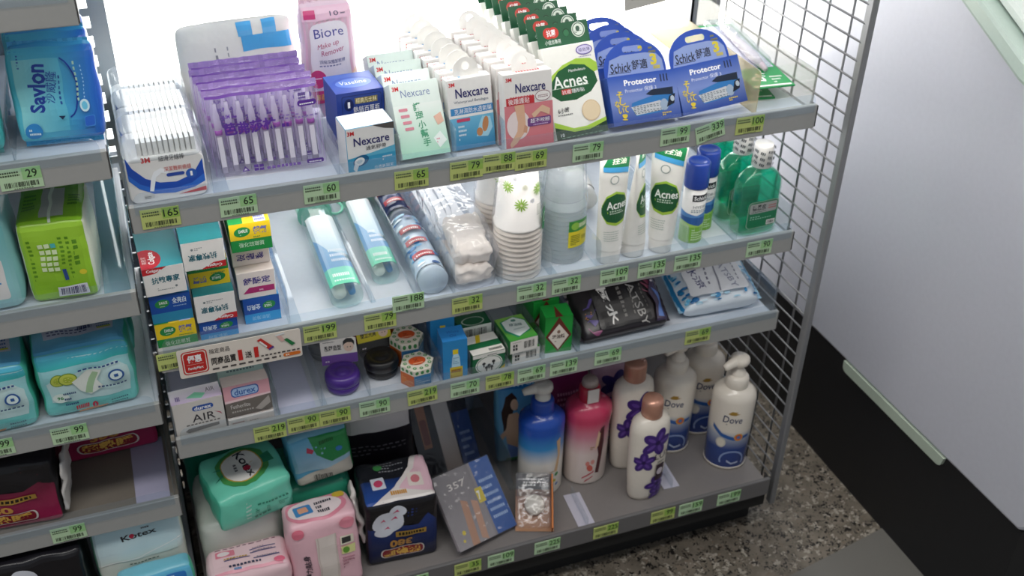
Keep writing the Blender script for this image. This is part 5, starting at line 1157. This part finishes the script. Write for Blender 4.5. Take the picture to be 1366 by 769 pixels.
# ================================================================== BOTTOM SHELF: pads and stockings
def cucumber(a, cx, cy, r, n=2):
    for i in range(n):
        x, y = cx+i*r*1.1, cy+(.10*r if i else 0)
        a.e(x, y, r, r*a.w/a.h, '6f9030'); a.e(x, y, r*.88, r*.88*a.w/a.h, 'c4cf58'); a.e(x, y, r*.5, r*.5*a.w/a.h, 'a9bb3c')
        for k in range(5): a.e(x+r*.3*math.cos(k*1.256), y+r*.3*math.sin(k*1.256)*a.w/a.h, r*.1, r*.06*a.w/a.h, 'dfe08c', 8)
def sheet(a, cx, cy, w, h, rot=0, c='e6e8ee'):
    a.e(cx, cy, w, h, c, rot=rot); a.e(cx+w*.05, cy, w*.9, h*.45, c, rot=rot+90 if False else rot); a.e(cx, cy, w*.62, h*.5, 'f4f4f8', rot=rot)
    for k in range(4): q = k*1.57+.6; a.p([(cx+w*.5*math.cos(q), cy+h*.5*math.sin(q)), (cx+w*.72*math.cos(q+.2), cy+h*.72*math.sin(q+.2)), (cx+w*.5*math.cos(q+.5), cy+h*.5*math.sin(q+.5))], 'd03a6a')
# white pad pack lying under the teal one
a = A(.115, .06); a.l(.2, .45, .8, .8, 4, 'b0b4ae', .4)
softpack('pad_pack', 'off-white pad pack supporting the teal pack', 'pad pack', .0640, .022, S4, .114, .124, .116, (0, 0, 0), 'dfe3da', arts={'front': a}, pk=dict(r=.016, seed=51), group='soft pad packs')
# teal pack with white roundel
W_, D_, H_ = .108, .092, .064
tp = A(W_, D_); tp.e(.50, .52, .34, .40, '4a9a52', 14); tp.p([(.10, .40), (.30, .50), (.12, .60), (.34, .56), (.3, .44)], '2c8a68'); tp.p([(.90, .44), (.70, .50), (.88, .62), (.66, .58), (.7, .44)], '2c8a68'); tp.e(.50, .52, .27, .32, 'c8a848'); tp.e(.50, .52, .255, .30, 'eeece6'); tp.t('Kotex', .54, .52, .48, .13, '2a2a30', rot=-80, bold=.02); tp.e(.54, .44, .05, .06, 'c82a4a'); tp.l(.40, .44, .44, .60, 3, '4a4a50', .6)
f = A(W_, H_); f.l(.34, .30, .42, .80, 5, 'c9ece0', .5); f.l(.46, .2, .9, .32, 1, '2f8a70', .6); f.l(.5, .55, .92, .62, 1, '2f8a70', .6); f.l(.48, .36, .54, .50, 3, '2f8a70'); f.l(.62, .36, .68, .5, 3, '2f8a70'); f.l(.78, .36, .9, .5, 3, '2f8a70')
softpack('pad_pack', 'teal pad pack with a white roundel lying on the off-white pack', 'pad pack', .0900, .006, S4+.121, W_, D_, H_, (4, -3, 10), '74d8bc', cols={'left': '4cbc9c'}, arts={'top': tp, 'front': f}, pk=dict(r=.009, bulge=.004, wr=.004, seed=52), group='soft pad packs')
softpack('pad_pack', 'dark teal pad pack wedged behind against the shelf end', 'pad pack', .0560, .170, S4, .106, .09, .215, (0, 0, 0), '2a9c80', pk=dict(r=.016, seed=53), group='soft pad packs')
# pink packs
a = A(.106, .098); a.r(0, 0, 1, 1, 'f6d4da'); a.l(.10, .86, .90, .93, 1, '8a5a68', .6); a.rr(.10, .58, .34, .80, .002, 'e8889c'); a.e(.2, .69, .08, .08, 'f6e8ea'); a.p([(.06, .0), (.94, .0), (.94, .10), (.06, .10)], 'e89aac')
for j, (x0, c) in enumerate(((.55, '2f3f80'), (.55, '2f3f80'), (.2, '2f3f80'), (.58, '2f3f80'))): a.r(x0, .64-.11*j, x0+.34, .665-.11*j, c); a.l(x0+.04, .68-.11*j, x0+.3, .71-.11*j, 1, '3a3a50')
a.l(.20, .46, .52, .50, 1, 'c8a030', .9); a.l(.24, .18, .66, .25, 1, '3a3a58', .9); a.e(.9, .14, .08, .08, 'e6708c'); a.l(.3, .08, .4, .14, 1, '3f8ac0', 1)
softpack('pad_pack', 'pale pink pad pack lying with its printed back upward', 'pad pack', .0625, -.050, S4, .112, .060, .085, (-58+58, 0, -1), 'f4d0d6', arts={}, pk=dict(r=.011, bulge=.004, seed=54), group='soft pad packs')
pk_ = [o for o in bpy.data.objects if o.get('label') == 'pale pink pad pack lying with its printed back upward'][0]
q_ = Pack(.112, .060, .085, r=.011, bulge=.004, seed=54); a2 = A(.106, .055)
a2.c, a2.f, a2.k = a.c, a.f, a.k; a2.v = [(x, y*.055/.098, z) for x, y, z in a.v]
a2.put('top_print', pk_, lambda u, v, k: tuple(c+d for c, d in zip(q_.df(u-.053, v+.0025, .085), (0, 0, k*2.5+.0006))), .006, .3)
f = A(.106, .08); f.r(.05, .0, .95, .6, 'f2ccd2'); f.e(.3, .5, .12, .14, 'e6788e'); f.e(.42, .4, .1, .12, 'ea90a2'); f.l(.5, .5, .9, .8, 3, '8a6a78', .4)
q_.art(f, 'front_print', pk_, 'front')
W_, D_, H_ = .098, .056, .136
f = A(W_, H_); f.r(.36, 0, .66, .80, 'e8dcd4'); f.p([(.36, 0), (.38, 0), (.40, .80), (.38, .80)], 'd8c8c0'); f.p([(.62, 0), (.64, 0), (.66, .8), (.64, .8)], 'd8c8c0'); f.t('彈力貼身', .20, .44, .34, .10, '3a3440', rot=90, bold=.02); f.t('2', .20, .18, .10, .14, '3f7ac0', shear=.3); f.r(.72, .62, .90, .74, 'f0e8d4'); f.r(.74, .64, .86, .72, '3a3a3a'); f.r(.72, .50, .92, .60, 'e4e49c'); f.e(.79, .55, .05, .04, '6aa03a'); f.l(.72, .3, .9, .48, 4, 'b06a80', .4); f.e(.12, .92, .1, .06, 'e6788e'); f.e(.85, .9, .12, .07, 'ea90a2')
tp = A(W_, D_); tp.e(.46, .5, .46, .48, 'e890a4'); tp.e(.46, .5, .40, .38, 'f6e4e6'); tp.rr(.16, .30, .42, .68, .003, '4a8cc8'); tp.rr(.22, .38, .36, .6, .002, 'e8a88a'); tp.l(.48, .26, .74, .74, 3, '2c2c38', .6); tp.e(.86, .78, .1, .12, 'd8b83a')
softpack('pad_pack', 'rose pink pad pack standing upright with a cream seam', 'pad pack', .1725, -.050, S4, W_, D_, H_, (-4, -1, 2), 'f3c3cd', arts={'front': f, 'top': tp}, pk=dict(r=.010, bulge=.004, seed=55), group='soft pad packs')
# green and blue pack on a teal one
softpack('pad_pack', 'teal pad pack under the green and blue one', 'pad pack', .1780, .060, S4, .108, .110, .112, (0, 0, 0), '3aa888', pk=dict(r=.016, seed=56), group='soft pad packs')
W_, D_, H_ = .088, .070, .082
f = A(W_, H_); f.g(0, .3, 1, 1, 'b4d8ea', '5fb4dc'); f.p([(.34, 1), (1, 1), (1, .44), (.66, .40), (.42, .62)], '2f9a54'); f.p([(0, .0), (1, 0), (1, .36), (.5, .30), (0, .18)], 'd8d2c4'); f.b(.30, .04, .62, .18); f.p([(.30, .80), (.40, .72), (.36, .66), (.28, .70)], 'd0385a'); f.e(.80, .60, .05, .05, '3a8ad0'); f.l(.5, .8, .75, .88, 1, '1c6a38', 1)
softpack('pad_pack', 'glossy green and sky blue pack atop a teal pack', 'pad pack', .1960, .050, S4+.117, W_, D_, H_, (-8, -4, 4), '6fbce0', cols={'top': '8fd0ea', 'right': '2f9a54'}, arts={'front': f}, pk=dict(r=.009, bulge=.005, wr=.004, seed=57), group='soft pad packs')
# black night pads
def night(label, x, y, S, W_, D_, H_, rot, seed, flip=True, top=True):
    f = A(W_, H_); f.g(0, 0, 1, 1, '1c1c28', '24408c') if flip else f.g(0, 0, 1, 1, 'b02a5a', '18161a'); q = 180 if flip else 0
    f.p([(0, .62), (.08, .70), (.10, .62), (.22, .74), (.26, .64), (.40, .70), (.5, .62), (.62, .72), (.72, .6), (.86, .72), (1, .6), (1, 1), (0, 1)], '15141a')
    f.e(.30, .70, .22, .17, 'dcdfe8', rot=10); f.e(.44, .86, .12, .08, 'dcdfe8', rot=-20); f.e(.24, .56, .14, .08, 'dcdfe8', rot=10)
    for cx, cy in ((.22, .72), (.38, .74), (.28, .60), (.40, .84)): f.p([(cx-.04, cy), (cx+.02, cy+.05), (cx+.05, cy+.01), (cx+.01, cy+.02)], 'd03a6a')
    f.t('380', .46, .36, .30, .12, 'c8924a', rot=q, bold=.04); f.rr(.18, .12, .80, .28, .008, 'e0d8d0'); f.rr(.20, .13, .78, .27, .007, '8a2230'); f.t('超熟睡', .48, .20, .52, .13, 'e8b858', rot=q, bold=.03); f.r(.4, .46, .82, .54, 'a8843a'); f.l(.44, .48, .78, .52, 1, '241c10', 1)
    ar = {'front': f}
    if top:
        tp = A(W_, D_); tp.r(0, 0, 1, 1, '1e2026'); tp.g(0, .0, 1, .5, '2f56a8', '22386c'); tp.p([(.10, .0), (.46, .30), (.72, .70), (.80, 1), (1, 1), (1, 0)], 'eee6e2'); tp.p([(.50, .24), (.78, .66), (.88, 1), (1, 1), (1, .1)], 'f0c8d4'); tp.rr(.16, .28, .34, .56, .002, 'd8dce8'); tp.e(.25, .42, .06, .09, 'd04a70'); tp.rr(.66, .26, .86, .54, .002, 'f0e4dc'); tp.e(.76, .4, .06, .08, 'd8808a'); tp.l(.3, .66, .66, .92, 4, '8a8c92', .35); tp.e(.30, .78, .06, .08, '3f8a4a'); tp.l(.36, .12, .6, .20, 1, 'e0a040', 1)
        ar['top'] = tp
    return softpack('night_pad_pack', label, 'pad pack', x, y, S, W_, D_, H_, rot, '1b1a20', arts=ar, pk=dict(r=.008, bulge=.004, wr=.0028, seed=seed), group='black night pad packs')
night('black night pad pack with blue scene and upside-down lettering, front of the stack', .2870, -.024, S4, .108, .092, .123, (0, 1, -3), 61)
np_ = [o for o in bpy.data.objects if str(o.get('label', '')).startswith('black night pad pack with blue scene')][0]
fo = Pack(.006, .050, .085, r=.002, bulge=.001, wr=.005, seed=62, fr=60).build('film_flap', np_, film('e4ddd8')); fo.location = (-.0560, .010, .040); fo.rotation_euler.y = R(-7)
f = A(.105, .17); f.r(0, .80, 1, 1, 'dcd8d8'); f.r(0, .0, 1, .3, '6a1c34'); f.l(.1, .55, .9, .68, 3, '7a767c', .3)
softpack('night_pad_pack', 'black pad pack with a silver top at the back', 'pad pack', .2910, .112, S4, .108, .07, .185, (-4, 0, -4), '221f26', cols={'top': 'd8d8dc'}, arts={'front': f}, pk=dict(r=.012, seed=63), group='black night pad packs')
# stocking packs
def stocking(label, x, y, S, w, h, rot, kind):
    t = thing('stocking_pack', label, 'stockings', (x, y, S), rot, 'flat stocking packs')
    MB().box(-w/2, .0006, 0, w/2, .011, h, card('b9aeb0' if kind == 0 else '23222a')).build('folded_stockings', t, bevel=.002)
    MB().box(-w/2-.002, -.0012, -.002, w/2+.002, .0125, h+.002, CLEAR('fafbfd', .05, .06, bump=.5)).build('clear_wrapper', t, bevel=.002)
    a = A(w, h)
    if kind == 0:
        a.r(0, 0, 1, 1, '8d8688'); a.g(.0, 0, .62, 1, '9c9494', '7c7678'); a.r(.66, 0, 1, 1, '2f5aa0'); a.t('357', .34, .80, .30, .09, 'd8d0c8', bold=.01); a.p([(.22, .0), (.34, .0), (.40, .55), (.30, .60)], 'b88a6e'); a.p([(.40, .05), (.50, .0), (.56, .5), (.46, .55)], 'c0947a'); a.r(.58, .46, .70, .66, 'd8c03a'); a.t('7', .62, .56, .05, .12, 'f0f0ec', bold=.03); a.l(.70, .2, .95, .8, 6, 'a8c0e0', .4); a.e(.16, .2, .03, .03, 'd8c03a'); a.e(.12, .1, .02, .02, 'd8c03a')
    else:
        a.r(0, 0, 1, 1, '1e1d26'); a.r(.40, 0, .68, 1, 'f2eae2'); a.g(.40, 0, .68, .5, 'dcc0aa', 'f2eae2'); a.p([(.12, .30), (.26, .30), (.28, .80), (.20, .92), (.12, .80)], 'b8744a'); a.rr(.14, .34, .25, .62, .003, '8a3a26'); a.r(.70, 0, 1, .6, '24488c'); a.l(.76, .1, .94, .5, 5, 'a0b4d8', .4); a.e(.80, .80, .07, .05, 'b8b8c0')
    a.put('sleeve_print', t, lambda u, v, k: (u-w/2, .0004-k*.5, v), rough=.3)
    return settle(t, S)
stocking('black and beige stocking pack leaning at the back', .415, .128, S4, .104, .150, (-38, 3, 10), 1)
stocking('grey stocking pack printed 357 leaning on the shelf', .4200, -.038, S4, .108, .118, (-48, 5, 18), 0)
softpack('film_packet', 'pale blue film packet at the back beside the clear divider', 'packet', .462, .262, S4, .07, .03, .16, (-10, 0, 0), 'a9bcd0', pk=dict(r=.008, seed=66, taper='z', tp=8, wr=.004))
# blister with a cream jar and orange card
t = thing('cream_jar_blister', 'cream jar in a clear blister with orange edge card', 'blister pack', (.4930, -.042, S4), (-58, 0, -20))
MB().box(-.030, .012, 0, .030, .0128, .092, card('6a4a3a')).build('backing_card', t)
A(.06, .092).g(0, 0, 1, .6, 'c48a5a', '8a5a40').r(0, .72, 1, 1, '2c2a30').l(.2, .78, .8, .94, 3, 'c8c4c0', .5).put('backing_print', t, lambda u, v, k: (u-.03, .012-k, v))
MB().lathe([(.001, -.0), (.013, 0), (.016, .003), (.016, .009), (.012, .012), (.001, .0125)], plastic('ddd6c8'), 28, (0, -.001, .040), axis='y').build('cream_jar', t)
MB().box(.026, -.016, .0, .028, .012, .085, card('d87a2a')).build('orange_card', t); A(.028, .085).g(0, 0, 1, 1, 'd8561c', 'e8c040').l(.2, .1, .8, .9, 8, 'f4e4b0', .3).put('orange_print', t, lambda u, v, k: (.028+k, -.016+u, v))
MB().box(-.029, -.014, .004, .025, .0115, .088, CLEAR('fafbfd', .06, .06, bump=.5)).build('clear_blister', t, bevel=.003)
settle(t, S4)

# ================================================================== NEIGHBOURING BAY
# wet wipes
def wipes(label, x, y, S, rot, seed):
    w, h = .086, .104; a = A(w, h); a.g(0, 0, .55, 1, '5fc4d8', '4aaad0', True); a.g(.55, 0, 1, 1, '4aaad0', '1d5cc0', True); a.g(.06, .12, .60, .88, '8fd8dc', '5ab8d4', True)
    a.t('Savlon', .30, .58, .60, .17, '1f3f9c', rot=83, bold=.03); a.t('沙威隆', .46, .58, .40, .10, '2a4fa8', rot=83); a.l(.55, .40, .575, .72, 6, '2a4fa8', .6)
    for k in range(10): q0, q1 = R(-70+14*k), R(-70+14*(k+1)); a.p([(.54+.24*math.cos(q0), .57+.34*math.sin(q0)), (.54+.24*math.cos(q1), .57+.34*math.sin(q1)), (.54+.22*math.cos(q1), .57+.325*math.sin(q1)), (.54+.22*math.cos(q0), .57+.325*math.sin(q0))], '1c3a9c')
    a.l(.76, .44, .79, .86, 8, 'bfe4c0', .6); a.l(.84, .46, .86, .82, 9, 'a8d0f0', .5); a.e(.83, .38, .06, .07, 'cfeef8'); a.e(.83, .38, .035, .045, '6fc8e8'); a.rr(.80, .14, .93, .26, .002, '3f86d4'); a.rr(.81, .15, .92, .25, .002, '2a64c8'); a.e(.18, .14, .11, .08, '2f86c8', rot=30); a.l(.12, .10, .26, .18, 2, 'd8f0f8', .5); a.p([(.50, .28), (.57, .28), (.535, .24)], '1c2c50'); a.l(.12, .80, .15, .94, 5, '2a4fa8', .5)
    return softpack('wet_wipes_pack', label, 'wipes pack', x, y, S, w, .030, h, rot, '3f9fd4', {'right': '1d5cc0', 'left': '5fc4d8'}, {'front': a}, 'blue wet wipe packs', pk=dict(r=.007, bulge=.005, wr=.0022, seed=seed, taper='z', tp=10), fin=('z', '4aa8d8'))
wipes('blue wet wipes pack with sideways lettering, front of its row', -.0525, .040, B1, (-12, 1, -3), 71)
wipes('blue wet wipes pack, first behind the front wipes pack', -.0555, .088, B1, (-12, 1, -3), 72)
wipes('blue wet wipes pack, second behind the front wipes pack', -.0575, .136, B1, (-12, 0, -2), 73)
softpack('teal_refill_pack', 'teal glossy pack beside the blue wet wipes', 'pack', -.1600, .030, B1, .095, .045, .110, (-8, 0, 0), '4fb8b4', pk=dict(r=.010, seed=74, taper='z', tp=10), fin=('z', '4fb8b4'))
divider(-.1045, .020, .335, B1, .050, 'clear divider beside the blue wet wipes', fl=.001)
# lime tissue pack
W_, D_, H_ = .074, .100, .104
f = A(W_, H_); f.g(0, 0, 1, 1, '93c62e', 'a4d43c'); f.l(.76, .46, .84, .80, 5, '4f8a1c', .7); f.e(.84, .36, .055, .035, 'e8d83a'); f.l(.12, .3, .18, .85, 10, '5c941f', .5); f.l(.66, .3, .72, .85, 10, '5c941f', .5); f.l(.56, .5, .62, .85, 7, '5c941f', .5)
for i in range(3):
    for j in range(5): f.r(.26+.09*i, .42+.075*j, .33+.09*i, .47+.075*j, 'dff0c0' if (i, j) != (2, 4) else '4fb8b8')
f.r(.54, .30, .60, .44, '2a4a8a'); f.r(.40, .08, .86, .22, 'e9e6f0'); f.b(.44, .10, .82, .20, '3a2f6a', 20)
tp = A(W_, D_); tp.g(0, 0, 1, 1, '8cc42a', '5aa82a'); tp.r(.36, .10, .70, .78, 'b4b8b0'); tp.p([(.48, 0), (.52, 0), (.53, .9), (.47, .9)], 'dfe8d8'); tp.l(.1, .3, .28, .7, 5, '3f7a1c', .5); tp.l(.76, .3, .92, .6, 4, '3f7a1c', .5)
softpack('tissue_pack', 'lime green tissue pack with a barcode on the shelf', 'tissues', -.0870, .022, B2, W_, D_, H_, (0, 0, -4), 'a0d038', cols={'left': 'e4ead0', 'right': 'e8ecd8'}, arts={'front': f, 'top': tp}, pk=dict(r=.008, bulge=.004, wr=.002, seed=76))
f = A(.09, .11); f.g(0, 0, 1, 1, 'a4d4d8', '7cc4c8'); f.rr(.20, .16, .86, .64, .004, 'e9e6e4'); f.rr(.5, .50, .80, .60, .003, '2f6ac0'); f.l(.3, .22, .8, .46, 4, '5a9ac8', .35); f.l(.4, .18, .8, .21, 1, 'b03a8a', .9)
softpack('pad_pack', 'pale teal pad pack beside the lime tissue pack', 'pad pack', -.1760, .020, B2, .092, .09, .125, (0, 0, 0), '8fccd0', arts={'front': f}, pk=dict(r=.012, seed=77), group='soft pad packs')
# cucumber pad packs
def cuc(label, x, y, S, H_=.110, rot=(0, 0, 2), seed=80):
    W_, D_ = .112, .085; f = A(W_, H_); f.g(0, 0, 1, .9, '6fd0c8', 'a8dce4'); f.g(0, .78, 1, 1, '3fc0c0', '5ab8dc'); f.p([(.10, .26), (.08, .56), (.22, .66), (.84, .72), (.94, .62), (.92, .22)], 'c8e4e4'); cucumber(f, .22, .60, .085); f.p([(.40, .40), (.34, .56), (.50, .68), (.66, .66), (.60, .52), (.66, .40), (.50, .32)], 'e6ece4'); f.p([(.44, .36), (.56, .64), (.62, .62), (.52, .34)], 'a8c8a0'); f.e(.80, .54, .08, .08, '2a5a9c'); f.e(.80, .54, .06, .06, 'dff0f0'); f.r(.78, .52, .82, .56, '2a5a9c'); f.e(.20, .34, .09, .07, 'e4f0e8'); f.t('96', .20, .34, .07, .05, '2f8a4a', bold=.03); f.l(.24, .22, .36, .46, 3, '2a4a7a', .35); f.l(.42, .70, .86, .74, 1, '2a4a8a', .6); f.l(.6, .40, .9, .44, 1, '2a4a7a', .6); f.t('0', .52, .14, .07, .11, 'c82a4a', bold=.05); f.l(.32, .12, .46, .19, 1, 'd0384a', 1); f.p([(.34, .06), (.64, .08), (.66, .11), (.34, .10)], 'e08a4a'); f.l(.70, .1, .88, .2, 2, '3a6a7a', .4)
    tp = A(W_, D_); tp.g(0, 0, 1, .4, '5ab0dc', '8fd0e4'); tp.g(0, .4, 1, 1, '8fd0e4', '6fd0c4'); tp.r(.14, .30, .88, .86, 'd8d8e6'); tp.l(.18, .36, .60, .80, 8, '6a6a90', .45); tp.b(.50, .40, .66, .58, '3a3a70', 12); tp.l(.70, .38, .86, .80, 5, '5a7ab0', .45); tp.r(.70, .34, .86, .38, 'd8d84a')
    return softpack('cucumber_pad_pack', label, 'pad pack', x, y, S, W_, D_, H_, rot, '6ccac4', {'right': '4fc0a8', 'left': '4fc0a8'}, {'front': f, 'top': tp}, 'teal cucumber pad packs', pk=dict(r=.010, bulge=.005, wr=.003, seed=seed))
cuc('teal cucumber pad pack in full view below the lime tissue pack', -.0880, .024, B3, .098)
cuc('teal cucumber pad pack behind the fully visible one', -.0850, .125, B3, .118, seed=81)
cuc('teal cucumber pad pack with a zero badge beside its twin', -.2080, .014, B3, .098, (0, 0, 3), 82)
cuc('teal cucumber pad pack at the back beside the clear film', -.2060, .122, B3, .118, (0, 0, 0), 83)
# black night pads of the neighbouring bay
night('black night pad pack with pink glow on the half empty shelf', -.2250, .020, B4, .140, .085, .105, (0, 0, -4), 85, False, False)
night('black night pad pack at the back of the half empty shelf', -.0900, .125, B4, .132, .09, .112, (0, 0, 2), 86, False, False)
fo = [o for o in bpy.data.objects if str(o.get('label', '')).startswith('black night pad pack with pink glow')][0]
fl2 = Pack(.006, .070, .080, r=.002, bulge=.001, wr=.005, seed=87, fr=60).build('film_flap', fo, film('d8d4d0')); fl2.location = (.0740, .004, .010); fl2.rotation_euler.y = R(6)
t = thing('shelf_liner', 'pale lavender liner sheet on the half empty dark shelf', 'liner', (-.0435, .006, B4+.0004)); MB().box(-.022, 0, 0, .022, .135, .0005, card('b4b2cc')).build('liner_sheet', t)
divider(-.0150, .004, .335, B4, .048, 'clear end panel of the half empty shelf', fl=-.001)
divider(-.0150, .004, .335, B3, .048, 'clear end panel beside the cucumber pad packs', fl=-.001)
divider(-.0160, .004, .335, B2, .052, 'clear end panel beside the lime tissue pack', 'dcecf0', .22, fl=-.030)
# bottom shelf of that bay
W_, D_, H_ = .118, .085, .166
f = A(W_, H_); f.g(0, .62, 1, .72, 'd8e4dc', 'c8dce0'); f.g(0, .72, 1, 1, 'c8dce0', 'b4d2dc'); f.p([(0, .62), (.5, .64), (1, .74), (1, .735), (.5, .63), (0, .61)], 'f4f4f0'); f.t('Kotex', .52, .85, .40, .055, '2a2a30', bold=.02, rot=3); f.e(.44, .85, .03, .02, 'c82a4a'); f.l(.56, .90, .76, .93, 1, '4a4a50'); f.l(.36, .58, .70, .60, 1, '5a6a60'); f.e(.35, .44, .05, .012, '3f7a44', rot=40); f.e(.45, .45, .05, .012, '3f7a44', rot=-30)
softpack('pad_pack', 'white pad pack with a pale blue flap on the bottom shelf', 'pad pack', -.0740, -.002, S4, W_, D_, H_, (-5, 0, 2), 'd9ddd2', cols={'left': '7ab8a0'}, arts={'front': f}, pk=dict(r=.009, bulge=.004, seed=91), group='soft pad packs')
W_, D_, H_ = .098, .032, .112
f = A(W_, H_); f.g(0, 0, 1, 1, '8fd0e4', '5fb8dc'); f.rr(.62, .84, .90, .94, .003, '2f7ac8'); f.l(.66, .87, .86, .91, 1, 'e8f4fa', 1); cucumber(f, .78, .60, .11, 1); cucumber(f, .88, .66, .10, 1); f.e(.50, .64, .2, .1, 'e9f4f8'); f.t('蘇菲', .50, .64, .28, .09, '2f6ac0', bold=.02, shear=.2); f.e(.24, .6, .16, .06, 'd8a890')
softpack('pad_pack', 'sky blue pad pack with green fruit slices before the white pack', 'pad pack', -.0590, -.050, S4, W_, D_, H_, (-6, 0, 3), '7cc8dc', cols={'right': '3fb898'}, arts={'front': f}, pk=dict(r=.009, bulge=.004, seed=92), group='soft pad packs')
night('black night pad pack at the bottom beside the white pack', -.2100, -.012, S4, .130, .09, .165, (0, 0, 0), 93, False, False)
